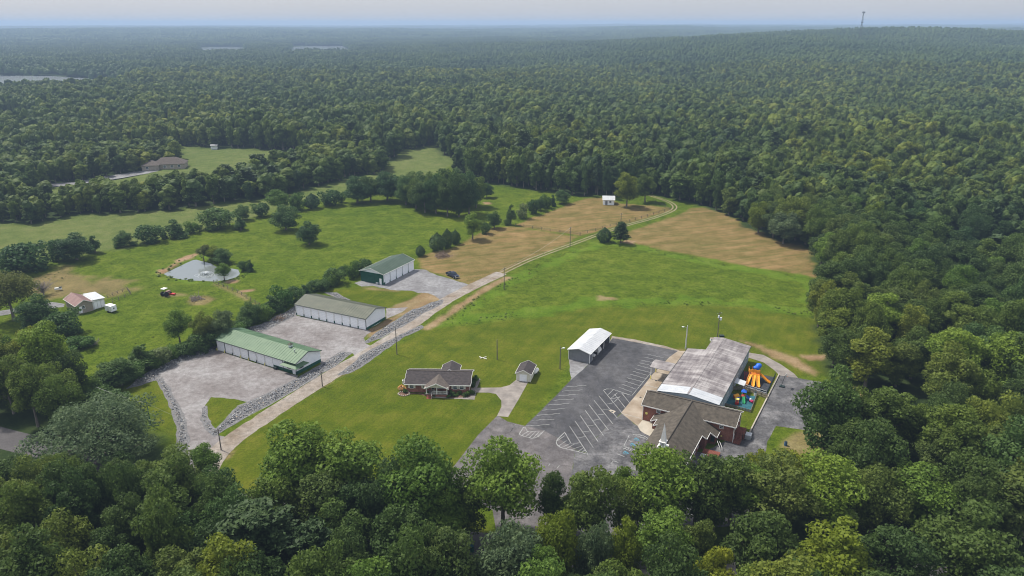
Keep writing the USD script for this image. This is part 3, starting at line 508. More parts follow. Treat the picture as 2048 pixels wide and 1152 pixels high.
# ------------------------------------------------------------------ buildings
def frame3(fl, fr, rr):
    """ground corners front left, front right, rear right in the picture: place, turn, length, depth."""
    a, b, c = G(*fl), G(*fr), G(*rr); u, w = b - a, c - b
    t = math.atan2(u[1], u[0]); t2 = math.atan2(-w[0], w[1])
    lu, lw = np.hypot(*u), np.hypot(*w); t = (t * lu + t2 * lw) / (lu + lw)
    return b - lu * np.array([math.cos(t), math.sin(t)]), math.degrees(t), lu, lw
def gable_roof(o, L, W, eave, ridge, m, along='x', ov=.35, th=.10, ribs=None, trim=None, name='roof', x0=0, y0=0, trim_w=.14):
    """Two slabs; the ridge runs along x or y of the box L x W that starts at (x0, y0)."""
    n = (W if along == 'x' else L) / 2; sl = (ridge - eave) / n; e = eave - sl * ov
    def P(a, b, z): return (x0 + a, y0 + b, z) if along == 'x' else (x0 + b, y0 + a, z)
    LL, H = (L, W) if along == 'x' else (W, L)
    r = MB(); up = .02
    s1 = [P(-ov, -ov, e + up), P(LL + ov, -ov, e + up), P(LL + ov, H / 2, ridge + up), P(-ov, H / 2, ridge + up)]
    s2 = [P(LL + ov, H + ov, e + up), P(-ov, H + ov, e + up), P(-ov, H / 2, ridge + up), P(LL + ov, H / 2, ridge + up)]
    if along == 'y': s1, s2 = s1[::-1], s2[::-1]
    r.slab(s1, th); r.slab(s2, th); pr = r.build(name, m, o)
    if ribs:
        b = MB(); k = int(LL / ribs)
        for i in range(k + 1):
            t = -ov + .1 + (LL + 2 * ov - .2) * i / k
            for ya, za, yb, zb in ((-ov, e, H / 2, ridge), (H + ov, e, H / 2, ridge)):
                b.tube(P(t, ya, za + up + .015), P(t, yb, zb + up + .015), .035, .035, 4)
        b.build('roof_rib', m, pr, kind='stuff')
    if trim:
        b = MB()
        for ya in (-ov - .03, H + ov + .03): b.box(*sum(zip(*[sorted(q) for q in zip(P(-ov, ya - .03, e - trim_w), P(LL + ov, ya + .03, e + .03))]), ())[:0] or _bx(P(-ov, ya - .03, e - trim_w), P(LL + ov, ya + .03, e + .03)))
        for t in (-ov - .05, LL + ov):
            for ya, yb in ((-ov, H / 2), (H + ov, H / 2)):
                q = [P(t, ya, e + .03), P(t + .05, ya, e + .03), P(t + .05, yb, ridge + .05), P(t, yb, ridge + .05)]
                b.slab(q if np.cross(np.subtract(q[1], q[0]), np.subtract(q[2], q[0]))[2] > 0 else q[::-1], trim_w)
        b.build('fascia', trim, pr)
    return pr
def _bx(p, q): return min(p[0], q[0]), max(p[0], q[0]), min(p[1], q[1]), max(p[1], q[1]), min(p[2], q[2]), max(p[2], q[2])
def gable_wall(o, L, W, eave, ridge, m, along='x', x0=0, y0=0, name='wall', base=-.3, cut=.06):
    b = MB(); e, r = eave - cut, ridge - cut
    if along == 'x': b.prism_x([(y0, base), (y0 + W, base), (y0 + W, e), (y0 + W / 2, r), (y0, e)], x0, x0 + L)
    else: b.prism_y([(x0, base), (x0 + L, base), (x0 + L, e), (x0 + L / 2, r), (x0, e)], y0, y0 + W)
    return b.build(name, m, o)
def roll_door(o, x0, x1, h, y=0.0, m='white_door', base=.05):
    b = MB(); b.box(x0 - .07, x1 + .07, y - .022, y - .002, .0, h + .06); b.build('door_surround', 'steel', o)
    b = MB(); k = 6
    for i in range(k): b.box(x0, x1, y - .06, y - .024, base + (h - base) * i / k + .018, base + (h - base) * (i + 1) / k - .018)
    return b.build('roll_up_door', m, o)
def window(o, x, z, w, h, y, face='-y', frame='white_trim', shutters=False, sm='white_trim'):
    """A framed window on the wall face at y (or x for the x faces)."""
    def bx(b, a0, a1, d0, d1, z0, z1):
        if face == '-y': b.box(a0, a1, y - d1, y - d0, z0, z1)
        elif face == '+x': b.box(y + d0, y + d1, a0, a1, z0, z1)
        elif face == '-x': b.box(y - d1, y - d0, a0, a1, z0, z1)
        else: b.box(a0, a1, y + d0, y + d1, z0, z1)
    g = MB(); bx(g, x - w / 2, x + w / 2, .005, .03, z, z + h); p = g.build('window', 'glass_dark', o)
    f = MB(); t = .09
    bx(f, x - w / 2 - t, x + w / 2 + t, .003, .07, z + h, z + h + t); bx(f, x - w / 2 - t, x + w / 2 + t, .003, .09, z - t, z)
    bx(f, x - w / 2 - t, x - w / 2, .003, .07, z, z + h); bx(f, x + w / 2, x + w / 2 + t, .003, .07, z, z + h); bx(f, x - w / 2, x + w / 2, .032, .05, z + h / 2 - .03, z + h / 2 + .03)
    f.build('frame', frame, p)
    if shutters:
        for s in (-1, 1):
            b = MB(); c = x + s * (w / 2 + t + .2)
            bx(b, c - .18, c + .18, .003, .05, z - .05, z + h + .05)
            for i in range(6): bx(b, c - .15, c + .15, .05, .065, z + .03 + h * i / 6, z + h * i / 6 + .12)
            b.build('shutter', sm, o)

# --- three storage buildings
p_, t_, LA, WA = frame3((436, 700), (593.4, 749.5), (642, 723.7)); EA, RA = 3.25, 4.75
o = thing('storage_building', 'long white metal storage building with bright green roof, cupola and corner office awning', 'storage building', (*p_, 0), t_)
gable_wall(o, LA, WA, EA, RA, 'white_metal'); gable_roof(o, LA, WA, EA, RA, 'green_roof', ribs=.9, trim='dark_trim')
xo = LA * .727; dw = xo / 7
for i in range(7):
    roll_door(o, i * dw + .22, (i + 1) * dw - .22, 2.75)
    b = MB(); b.box(i * dw - .06 + .12, i * dw + .06 + .12, -.12, -.002, 0, 3.0); b.build('door_post', 'dark_trim' if i % 3 == 1 else 'white_trim', o)
    b = MB(); b.tube((i * dw + .05, -.32, 0), (i * dw + .05, -.32, .75), .09, .09, 8); b.build('door_bollard', 'dark_trim' if i % 3 == 2 else 'yellow_plastic', o)
b = MB(); b.box(xo, LA + .03, -.03, -.002, 0, .85); b.box(LA + .002, LA + .03, 0, WA, 0, .85); b.build('wainscot', 'dark_green', o)
for x in (xo + 3.4, LA + .03): b = MB(); b.box(x - .07, x + .07, -.06, -.035, 0, EA - .1); b.build('downspout', 'dark_trim', o)
b = MB(); b.box(LA - 1.25, LA - .25, -.07, -.031, 0, 2.1); b.build('door', 'white_door', o)
window(o, LA - 2.4, 1.15, 1.3, .9, -.03); window(o, 1.7, 1.15, 1.4, .9, LA + .03, '+x')
b = MB(); z0, z1, d = 2.15, 2.75, 1.15                              # corner awning, hipped round the corner
xa, yb_ = LA - 4.1, 3.1
b.slab([(xa - .4, -d, z0), (LA + d, -d, z0), (LA, 0, z1), (xa + .5, 0, z1)], .07); b.slab([(LA + d, -d, z0), (LA + d, yb_ + .4, z0), (LA, yb_ - .5, z1), (LA, 0, z1)], .07)
b.slab([(xa - .4, -d, z0), (xa + .5, 0, z1), (xa + .1, 0, z0)], .05); b.build('awning', 'green_roof', o)
b = MB(); b.box(-.3 + LA * .80, .3 + LA * .80, WA / 2 - .4, WA / 2 + .4, RA - .2, RA + .55); b = b.build('cupola', 'white_metal', o)
c = MB(); x0 = LA * .80; c.add([(x0 - .6, WA / 2 - .6, RA + .55), (x0 + .6, WA / 2 - .6, RA + .55), (x0 + .6, WA / 2 + .6, RA + .55), (x0 - .6, WA / 2 + .6, RA + .55), (x0, WA / 2, RA + 1.15)], [(0, 1, 4), (1, 2, 4), (2, 3, 4), (3, 0, 4), (0, 2, 1), (0, 3, 2)]); c.build('cupola_roof', 'dull_green_roof', b)
b = MB(); b.tube((LA * .90, WA * .33, 4.1), (LA * .90, WA * .33, 5.1), .12, .12, 8); b.tube((LA * .90, WA * .33, 5.1), (LA * .90, WA * .33, 5.22), .2, .05, 8); b.build('flue_pipe', 'steel', o)
b = MB(); b.box(xo + .6, xo + 1.5, -.75, -.1, .05, .65); b.build('heat_pump', 'dark_trim', o)
STOR_A = (p_, t_)
p_, t_, LB, WB = frame3((592.4, 630.7), (733, 660), (773, 638)); EB, RB = 3.6, 5.1
o = thing('storage_building', 'white metal storage building with dull olive roof and nine roll-up doors, middle of three', 'storage building', (*p_, 0), t_)
gable_wall(o, LB, WB, EB, RB, 'white_metal'); gable_roof(o, LB, WB, EB, RB, 'dull_green_roof', ribs=.9, trim='dark_trim')
dw = LB / 9
for i in range(9):
    roll_door(o, i * dw + .22, (i + 1) * dw - .22, 3.05)
    b = MB(); b.box(i * dw - .10, i * dw + .10, -.10, -.002, .76, 3.2); b.build('door_post', 'white_trim', o)
    b = MB(); b.box(i * dw - .14, i * dw + .14, -.14, -.004, 0, .75); b.build('post_base', 'dark_green', o)
b = MB(); b.box(LB + .002, LB + .03, 0, WB, 0, .7); b.build('wainscot', 'dark_green', o)
b = MB(); b.box(LB - .06, LB + .06, -.07, -.003, 0, EB); b.build('corner_trim', 'dark_trim', o)
b = MB(); b.box(-.3, LB + .3, -.36, -.004, 3.22, 3.34); b.build('header', 'white_trim', o)
a_, b_, c_ = G(767.4, 570), G(829.5, 539.6), G(721.5, 562); u = b_ - a_; t_ = math.degrees(math.atan2(u[1], u[0])); LC, WC = np.hypot(*u), np.hypot(*(c_ - a_)); EC, RC = 3.8, 5.2
t2 = math.degrees(math.atan2(*(c_ - a_)[::-1])) - 90; t_ = .6 * t_ + .4 * t2
o = thing('storage_building', 'storage building with dark green end wall and white roll-up doors, farthest of three', 'storage building', (*a_, 0), t_)
gable_wall(o, LC, WC, EC, RC, 'white_metal'); gable_roof(o, LC, WC, EC, RC, 'grey_green_roof', ribs=.9, trim='white_trim')
dw = LC / 5
for i in range(5):
    roll_door(o, i * dw + (.9 if i == 0 else .3), (i + 1) * dw - .3, 3.2)
    b = MB(); b.box(i * dw - .16 + (.2 if i == 0 else 0), i * dw + .16 + (.6 if i == 0 else 0), -.12, -.004, 0, .75); b.build('post_base', 'dark_green', o)
    b = MB(); b.box(i * dw - .03 + .2, i * dw + .03 + .2, -.06, -.004, .78, 3.3); b.build('door_post', 'dark_trim', o)
b = MB(); b.box(-.03, -.004, 0, WC, 0, EC - .15); b.build('end_cladding', 'dark_green', o)
for i in range(10): b = MB(); y = .4 + (WC - .8) * i / 9; b.box(-.055, -.031, y - .03, y + .03, 0, EC - .17); b.build('cladding_rib', 'dark_green', o)
b = MB(); b.box(-.08, -.032, .7, 1.6, .05, 2.1); b.build('door', 'white_door', o)
b = MB(); b.box(-.9, -.15, 1.9, 2.6, 0, .7); b.build('heat_pump', 'steel', o)

# --- brick ranch house
a_, b_ = G(813, 784), G(938.5, 787); LH = np.hypot(*(b_ - a_)); t_ = math.degrees(math.atan2(*(b_ - a_)[::-1])); WH, EH, RH = 7.4, 2.45, 3.85
o = thing('brick_house', 'low red brick ranch house with dark shingle roof and white gabled porch', 'house', (*a_, 0), t_)
HOUSE = (a_, t_)
gable_wall(o, LH, WH, EH, RH, 'brick'); rf = gable_roof(o, LH, WH, EH, RH, 'shingle_dark', ov=.42, trim='white_trim', trim_w=.2)
b = MB(); b.tube((-.42, WH / 2, RH + .03), (LH + .42, WH / 2, RH + .03), .13, .13, 6); b.build('ridge_cap', 'shingle_porch', rf)
fx = lambda px: (px - 813) / 125.5 * LH
for px in (824, 850.8, 910.5, 924): window(o, fx(px), 1.15, .85, .95, 0, shutters=True, sm='cream_siding')
window(o, fx(882.5), 1.2, 1.25, .95, 0, shutters=True, sm='cream_siding')
b = MB(); b.box(fx(866.4) - .48, fx(866.4) + .48, -.05, -.003, .6, 2.15); d = b.build('door', 'fence_wood', o)
b = MB(); b.box(fx(866.4) - .22, fx(866.4) + .22, -.07, -.052, 1.0, 1.9); b.build('pane', 'glass_dark', d)
P0, P1, PD = 4.95, 10.0, 1.9
b = MB(); b.box(P0, P1, -PD, -.004, -.2, .55); b.build('porch_base', 'brick', o)
b = MB(); b.box(P0 - .06, P1 + .06, -PD - .06, -.006, .553, .62); b.build('porch_floor', 'concrete', o)
for x in (P0 + .12, (P0 + P1) / 2 + .05, P1 - .12): b = MB(); b.box(x - .09, x + .09, -PD + .03, -PD + .21, .62, 2.3); b.build('column', 'white_trim', o)
rail = MB(); rail.box(P0 + 1.6, P1 - .2, -PD + .09, -PD + .15, 1.35, 1.42); rail.box(P0 + 1.6, P1 - .2, -PD + .09, -PD + .15, .72, .77)
for i in range(18): x = P0 + 1.65 + (P1 - P0 - 1.9) * i / 17; rail.box(x - .02, x + .02, -PD + .1, -PD + .14, .77, 1.35)
rail.build('porch_rail', 'white_trim', o)
for i in range(4): b = MB(); b.box(P0 + .25, P0 + 1.45, -PD - .3 * (i + 1), -PD - .3 * i - .004, -.1, .48 - .14 * i); b.build('step', 'brick', o)
b = MB(); b.tube((P0 + 1.5, -PD - 1.2, .9), (P0 + 1.5, -PD, 1.4), .035); b.tube((P0 + 1.5, -PD - 1.2, 0), (P0 + 1.5, -PD - 1.2, .9), .035); b.build('step_rail', 'white_trim', o)
hw = (P1 - P0) / 2; xc = (P0 + P1) / 2; zr, ze = 3.45, 2.32
b = MB(); b.prism_y([(P0 - .3, ze), (P1 + .3, ze), (xc, zr - .1)], -PD - .05, -PD + .1); b.build('porch_gable', 'cream_siding', o)
b = MB(); b.box(P0 - .05, P1 + .05, -PD + .102, -.004, ze - .02, ze + .05); b.build('porch_ceiling', 'white_trim', o)
s = (zr - ze) / hw; yv = (zr - EH) / ((RH - EH) / (WH / 2)); r = MB(); ov = .42
r.slab([(P0 - ov, -PD - .35, ze - s * ov + .1), (xc, -PD - .35, zr + .1), (xc, yv + .25, zr + .1), (P0 - ov, -.3, ze - s * ov + .1)], .1)
r.slab([(xc, -PD - .35, zr + .1), (P1 + ov, -PD - .35, ze - s * ov + .1), (P1 + ov, -.3, ze - s * ov + .1), (xc, yv + .25, zr + .1)], .1); rp = r.build('porch_roof', 'shingle_porch', o)
b = MB(); b.slab([(P0 - ov, -PD - .42, ze - s * ov + .12), (P0 - ov, -PD - .36, ze - s * ov + .12), (xc, -PD - .36, zr + .12), (xc, -PD - .42, zr + .12)][::-1], .2); b.slab([(xc, -PD - .42, zr + .12), (xc, -PD - .36, zr + .12), (P1 + ov, -PD - .36, ze - s * ov + .12), (P1 + ov, -PD - .42, ze - s * ov + .12)][::-1], .2); b.build('fascia', 'white_trim', rp)
gable_wall(o, 4.0, 4.4, 2.45, 3.5, 'brick', 'y', x0=7.6, y0=WH - 1.8, name='rear_wing_wall'); gable_roof(o, 4.0, 4.4, 2.45, 3.5, 'shingle_dark', 'y', ov=.3, trim='white_trim', x0=7.6, y0=WH - 1.8, name='rear_wing_roof')
b = MB(); b.box(LH + .004, LH + .1, .2, .35, 0, 2.3); b.build('downspout', 'white_trim', o)
hp = G(808.5, 766); m = MB(); m.box(-.4, .4, -.4, .4, 0, .8); th_ = thing('heat_pump', 'white heat pump box beside the left end of the brick house', 'heat pump', (*hp, 0), t_); m.build('cabinet', 'white_trim', th_)
m = MB(); m.tube((0, 0, .8), (0, 0, .84), .33, .33, 12); m.build('fan_guard', 'dark_trim', th_)

# --- small garage and propane tank
p_, t_, LG, WG = frame3((1033, 761), (1060.6, 764.2), (1072, 748)); t_ = -14; LG, WG = 3.5, 5.2
o = thing('garage', 'small cream sided garage with brown shingle gable roof and white door', 'garage', (*G(1033, 761), 0), t_)
gable_wall(o, LG, WG, 2.2, 3.1, 'cream_siding', 'y'); gable_roof(o, LG, WG, 2.2, 3.1, 'shingle_dark', 'y', ov=.28, trim='white_trim', trim_w=.12)
b = MB()
for i in range(4): b.box(.85, 2.5, -.06, -.003, .03 + .43 * i, .44 + .43 * i)
b.build('garage_door', 'white_door', o)
for x in (0, LG): b = MB(); b.box(x - .05, x + .05, -.04, .04, 0, 2.15); b.build('corner_board', 'white_trim', o)
b = MB(); b.box(.72, 2.63, -.04, -.003, 1.78, 1.9); b.box(.72, .84, -.04, -.003, 0, 1.78); b.box(2.51, 2.63, -.04, -.003, 0, 1.78); b.build('door_frame', 'white_trim', o)
tk = thing('propane_tank', 'white rounded propane tank behind the small garage', 'tank', (*G(1074.5, 745), 0), 62)
m = trimesh.creation.capsule(1.5, .48, count=[12, 12]); m.apply_transform(trimesh.transformations.rotation_matrix(math.pi / 2, (0, 1, 0))); m.apply_translation((-.75, 0, .8)); b = MB(); b.tm(m); b.build('tank_shell', 'white_trim', tk, smooth=True)
for x in (-.5, .5): b = MB(); b.box(x - .08, x + .08, -.3, .3, 0, .4); b.build('foot', 'concrete', tk)

# --- open-sided vehicle shed
p_, t_, LS, WS = frame3((1137, 718), (1178.8, 727.2), (1219.5, 685.6)); ES, RS = 2.85, 3.65
o = thing('vehicle_shed', 'open-sided grey vehicle shed with bright white metal roof beside the parking lot', 'shed', (*p_, 0), t_)
b = MB(); b.prism_y([(0, 0), (LS, 0), (LS, ES - .06), (LS / 2, RS - .06), (0, ES - .06)], 0, .12); b.prism_y([(0, 0), (LS, 0), (LS, ES - .06), (LS / 2, RS - .06), (0, ES - .06)], WS - .12, WS); b.box(0, .12, .121, WS - .121, 0, ES - .05); b.box(LS - .12, LS, .121, 1.9, 0, ES - .05); b.build('wall', 'grey_wall', o)
gable_roof(o, LS, WS, ES, RS, 'bright_roof', 'y', ov=.3, ribs=.9, trim='white_trim', trim_w=.12)
for y in (1.95, 6.0, 10.2, WS - .18): b = MB(); b.box(LS - .14, LS, y - .08, y + .08, 0, ES - .06); b.build('post', 'white_trim', o)
for x, y in ((0, 0), (LS, 0)): b = MB(); b.box(x - .08, x + .08, y - .05, y + .06, 0, ES - .02); b.build('corner_trim', 'white_trim', o)
b = MB(); b.box(LS - .4, LS - .1, 2.0, WS - .2, ES - .36, ES - .1); b.build('beam', 'grey_wall', o)
b = MB(); b.box(.1, LS, .1, WS - .1, .02, .05); b.build('floor', 'asphalt_old', o)
SHED = (p_, math.radians(t_), LS, WS)
def shed_pt(x, y): c, s = math.cos(SHED[1]), math.sin(SHED[1]); return SHED[0][0] + c * x - s * y, SHED[0][1] + s * x + c * y

# --- vehicles
def wheel(o, x, y, r=.36, w=.22):
    b = MB(); b.tube((x - w / 2, y, r), (x + w / 2, y, r), r, r, 14); p = b.build('wheel', 'tyre', o)
    b = MB(); s = 1 if x > 0 else -1; b.tube((x + s * w / 2, y, r), (x + s * (w / 2 + .02), y, r), r * .6, r * .5, 10); b.build('rim', 'chrome', p)
def hull_body(secs):
    """secs: (y, half-width, z0, z1); a body lofted from rounded boxes."""
    m = MB(); rings = []
    for y, w, z0, z1 in secs: rings.append([(-w, y, z0 + .1), (-w * .96, y, z0), (w * .96, y, z0), (w, y, z0 + .1), (w, y, z1 - .12), (w * .9, y, z1), (-w * .9, y, z1), (-w, y, z1 - .12)])
    v = np.array(rings).reshape(-1, 3); f = []; k = 8
    for i in range(len(rings) - 1):
        for j in range(k): a, b2 = i * k + j, i * k + (j + 1) % k; f += [(a, b2, b2 + k), (a, b2 + k, a + k)]
    f += [(0, i + 1, i) for i in range(1, k - 1)]; e = (len(rings) - 1) * k; f += [(e, e + i, e + i + 1) for i in range(1, k - 1)]
    return m.add(v, np.array(f)[:, ::-1])
def pickup(label, loc, rz):
    """front towards -y"""
    o = thing('pickup_truck', label, 'truck', loc, rz)
    hull_body([(-2.85, .82, .5, .85), (-2.7, .95, .42, 1.08), (-1.3, .98, .42, 1.16), (.95, .98, .42, 1.16)]).build('body', 'truck_paint', o, smooth=40)
    hull_body([(-1.45, .86, 1.12, 1.18), (-.75, .80, 1.12, 1.78), (.55, .80, 1.12, 1.80), (.95, .84, 1.12, 1.20)]).build('cab', 'truck_paint', o, smooth=40)
    b = MB(); b.slab([(-.74, -1.37, 1.24), (.74, -1.37, 1.24), (.68, -.86, 1.72), (-.68, -.86, 1.72)], .03); b.build('windshield', 'glass_dark', o)
    for s in (-1, 1): b = MB(); b.box(*sorted((s * .80, s * .845)), -.75, .55, 1.24, 1.66); b.build('side_window', 'glass_dark', o)
    b = MB(); b.box(-.98, -.88, .955, 2.85, .42, 1.16); b.box(.88, .98, .955, 2.85, .42, 1.16); b.box(-.88, .88, 2.75, 2.85, .42, 1.12); b.box(-.88, .88, .955, 2.75, .5, .62); b.build('cargo_bed', 'truck_paint', o)
    b = MB(); b.box(-.86, .86, 1.0, 1.35, .65, 1.25); b.build('toolbox', 'chrome', o)
    b = MB(); b.box(-.95, .95, -2.98, -2.86, .42, .64); b.build('front_bumper', 'chrome', o); b = MB(); b.box(-.93, .93, 2.86, 2.98, .42, .62); b.build('rear_bumper', 'chrome', o)
    for s in (-1, 1): b = MB(); b.box(*sorted((s * .55, s * .86)), -2.88, -2.8, .78, .95); b.build('headlight', 'foam', o)
    for s in (-1, 1):
        for y in (-1.9, 1.9): wheel(o, s * .86, y)
    return o
a_, b_ = G(899, 549), G(911, 555); pickup('black pickup truck parked on the gravel edge by the hay field', (*G(905.5, 553.5), .02), 38)
vx, vy = shed_pt(LS * .60, 7.2)
o = thing('van', 'white van parked under the white-roofed vehicle shed', 'van', (vx, vy, .06), math.degrees(SHED[1]) + 90)
hull_body([(-2.5, .8, .45, .95), (-2.3, .95, .35, 1.2), (-1.6, 1.0, .35, 1.95), (2.3, 1.0, .35, 2.05), (2.45, .95, .4, 1.9)]).build('body', 'white_trim', o, smooth=40)
b = MB(); b.slab([(-.82, -2.22, 1.25), (.82, -2.22, 1.25), (.78, -1.66, 1.85), (-.78, -1.66, 1.85)], .03); b.build('windshield', 'glass_dark', o)
for s in (-1, 1):
    for y in (-1.5, 1.5): wheel(o, s * .88, y)
vx, vy = shed_pt(LS * .76, 3.9)
o = thing('utility_cart', 'small white utility cart under the near end of the vehicle shed', 'cart', (vx, vy, .06), math.degrees(SHED[1]) + 90)
hull_body([(-1.3, .55, .35, .7), (-.7, .62, .3, .8), (1.2, .62, .3, .75)]).build('body', 'white_trim', o, smooth=40)
b = MB()
for x in (-.5, .5):
    for y in (-.6, .5): b.tube((x, y, .7), (x, y, 1.75), .03)
b.build('roof_frame', 'dark_trim', o); b = MB(); b.box(-.62, .62, -.8, .75, 1.75, 1.82); b.build('canopy', 'white_trim', o); b = MB(); b.box(-.5, .5, -.1, .4, .78, 1.0); b.build('seat', 'dark_trim', o)
for s in (-1, 1):
    for y in (-.85, .8): wheel(o, s * .52, y, .24, .16)

# --- church: its frame has x along the wing and y along the nave, away from the camera
CO, CT = G(1384.4, 803.2, 5.5), -28.2
cr, cb = np.array([math.cos(math.radians(CT)), math.sin(math.radians(CT))]), np.array([-math.sin(math.radians(CT)), math.cos(math.radians(CT))])
def CW(x, y): return tuple(CO + cr * x + cb * y)
def CL(px, py, z=0): d = G(px, py, z) - CO; return d @ cr, d @ cb
o = thing('church', 'red brick church with brown shingle cross-gabled roof and white steeple', 'church', (*CO, 0), CT)
gable_wall(o, 19.5, 6.8, 4.0, 5.5, 'brick', x0=-9.7, y0=-3.2, name='wing_wall'); wr = gable_roof(o, 19.5, 6.8, 4.0, 5.5, 'shingle_brown', x0=-9.7, y0=-3.2, ov=.4, trim='white_trim', name='wing_roof', trim_w=.18)
gable_wall(o, 8.4, 18.6, 3.4, 5.5, 'brick', 'y', x0=-4.2, y0=-21.4, name='nave_wall')
S = .5; zr = 5.5                                                    # nave roof with two steps that widen it towards the wing
def rz(x): return zr - S * abs(x) + .06
r = MB(); ridge_front = -21.9
for s in (-1, 1):
    for x0, x1, y0, y1 in ((0, 4.6, ridge_front, .3), (4.6, 5.6, -8.9, .3), (5.6, 7.05, -6.1, -3.21)):
        y1b = y1 if x0 < 4 else -3.21 if x0 > 5 else -3.21
        q = [(s * x0, y0, rz(x0)), (s * x1, y0, rz(x1)), (s * x1, y1b, rz(x1)), (s * x0, y1b, rz(x0))]
        if x0 == 0: q = [(0, y0, rz(0)), (s * 4.6, y0, rz(4.6)), (s * 4.6, -3.21, rz(4.6)), (s * 3.0, -3.0, rz(3.0)), (0, .3, rz(0))]
        r.slab(q if s > 0 else q[::-1], .12)
nr = r.build('nave_roof', 'shingle_brown', o)
b = MB(); b.tube((0, ridge_front, zr + .07), (0, 0, zr + .07), .11, .11, 6); b.tube((-10.1, .2, 5.53), (10.2, .2, 5.53), .10, .10, 6); b.build('ridge_cap', 'shingle_ridge', nr)
b = MB()
for s in (-1, 1):
    b.prism_y([(s * 4.21, -.3), (s * 5.25, -.3), (s * 5.25, rz(5.25) - .2), (s * 4.21, rz(4.21) - .2)][::s], -8.6, -3.25); b.prism_y([(s * 5.26, -.3), (s * 6.7, -.3), (s * 6.7, rz(6.7) - .2), (s * 5.26, rz(5.26) - .2)][::s], -5.8, -3.25)
b.build('aisle_wall', 'brick_dark', o)
b = MB()
for s in (-1, 1):
    for x0, x1, y in ((4.6, 5.62, -8.9), (5.6, 7.08, -6.1)):
        q = [(s * x0, y - .06, rz(x0) + .03), (s * x1, y - .06, rz(x1) + .03), (s * x1, y, rz(x1) + .03), (s * x0, y, rz(x0) + .03)]; b.slab(q if s > 0 else q[::-1], .2)
    for x, y0, y1 in ((4.63, ridge_front, -8.9), (5.63, -8.9, -6.1), (7.08, -6.1, -3.25)): b.box(*sorted((s * x, s * (x + .07))), y0, y1, rz(x) - .2, rz(x) + .02)
    q = [(s * 4.6, ridge_front - .06, rz(4.6) + .03), (0, ridge_front - .06, rz(0) + .03), (0, ridge_front, rz(0) + .03), (s * 4.6, ridge_front, rz(4.6) + .03)]; b.slab(q if s < 0 else q[::-1], .22)
b.build('fascia', 'white_trim', nr)
window(o, -6.3, 2.7, .7, .6, -3.2); window(o, 5.6 + 1.6, 2.7, .7, .6, -3.2)
for y in (-20, -17.5, -15, -12.5, -10.2):
    window(o, y, 1.0, .8, 1.6, 4.2, '+x'); window(o, y, 1.0, .8, 1.6, -4.2, '-x')
for x, y in ((-9.72, -3.22), (9.82, -3.24), (9.82, 3.6)): b = MB(); b.box(x - .06, x + .06, y - .08, y, 0, 3.9); b.build('downspout', 'white_trim', o)
for y in (-1.8, 0, 1.8): window(o, y, 2.6, .7, .9, 9.8, '+x')
for y in (-2.2, 1.2): window(o, y, .6, .7, .9, 9.8, '+x')
b = MB(); b.tube((-8.9, -3.24, 1.9), (-8.9, -3.3, 1.9), .3, .3, 12); b.build('yellow_light', 'yellow_plastic', o); b = MB(); b.tube((7.4, -3.24, .9), (7.4, -3.3, .9), .2, .2, 10); b.build('yellow_light', 'yellow_plastic', o)
sx, sy = CL(1325.5, 900, 5.4); st = MB(); st.box(-.75, .75, sy - .75, sy + .75, 4.8, 6.15); st = st.build('steeple_base', 'white_trim', o)
b = MB(); b.box(-.95, .95, sy - .95, sy + .95, 6.15, 6.3); b.build('steeple_cornice', 'white_trim', st)
b = MB(); b.box(-.55, .55, sy - .55, sy + .55, 6.3, 7.3); b.build('belfry', 'white_metal', st)
for a, c in ((-.45, .45),): b = MB(); b.box(-.3, .3, sy - .58, sy - .552, 6.5, 7.1); b.build('louvre', 'steel', st)
b = MB(); b.box(-.68, .68, sy - .68, sy + .68, 7.3, 7.42); b.add([(-.5, sy - .5, 7.42), (.5, sy - .5, 7.42), (.5, sy + .5, 7.42), (-.5, sy + .5, 7.42), (0, sy, 11.3)], [(0, 1, 4), (1, 2, 4), (2, 3, 4), (3, 0, 4), (0, 2, 1), (0, 3, 2)]); b.build('spire', 'white_trim', st)
b = MB()                                                           # right-hand porch with steps towards the side lot
b.box(5.3, 8.6, -10.6, -8.95, -.2, .55); pb = b.build('side_porch', 'brick_dark', o)
for i in range(5): b = MB(); b.box(5.4, 8.5, -10.6 - .3 * (i + 1), -10.6 - .3 * i - .004, -.2, .48 - .11 * i); b.build('step', 'brick_dark', pb)
b = MB(); b.box(5.8, 6.6, -5.85, -5.802, .6, 1.9); b.build('side_door', 'dark_trim', o)
for x in (7.2, 7.7): b = MB(); b.tube((x, -6.2, 1.3), (x + .9, -7.6, .8), .04); b.tube((x + .9, -7.6, 0), (x + .9, -7.6, .8), .04); b.build('hand_rail', 'white_trim', o)
b = MB(); b.box(9.85, 11.6, -1.2, 1.4, 1.35, 1.5); b.box(9.85, 11.6, 1.2, 1.4, -.1, 1.35); b.box(11.4, 11.6, -1.2, 1.19, -.1, 1.35); ld = b.build('stair_landing', 'brick_dark', o)
for i in range(8): b = MB(); b.box(9.95, 11.3, -1.2 - .29 * (i + 1), -1.2 - .29 * i - .003, 0, 1.36 - .16 * i); b.build('step', 'brick_dark', ld)
b = MB()
for x in (9.95, 11.3):
    b.tube((x, -1.2, 2.4), (x, -3.6, 1.0), .04); b.tube((x, -3.6, 0), (x, -3.6, 1.0), .04); b.tube((x, -1.2, 1.4), (x, -1.2, 2.4), .04)
b.tube((11.5, -1.2, 2.4), (11.5, 1.3, 2.4), .04); b.build('stair_rail', 'brick_dark', ld)
b = MB(); b.box(11.7, 12.9, -.6, .9, 0, 1.0); b.build('utility_cabinet', 'steel', o)
b = MB(); b.box(5.3, 6.6, -12.6, -11.4, 0, .8); b.build('heat_pump', 'steel', o)

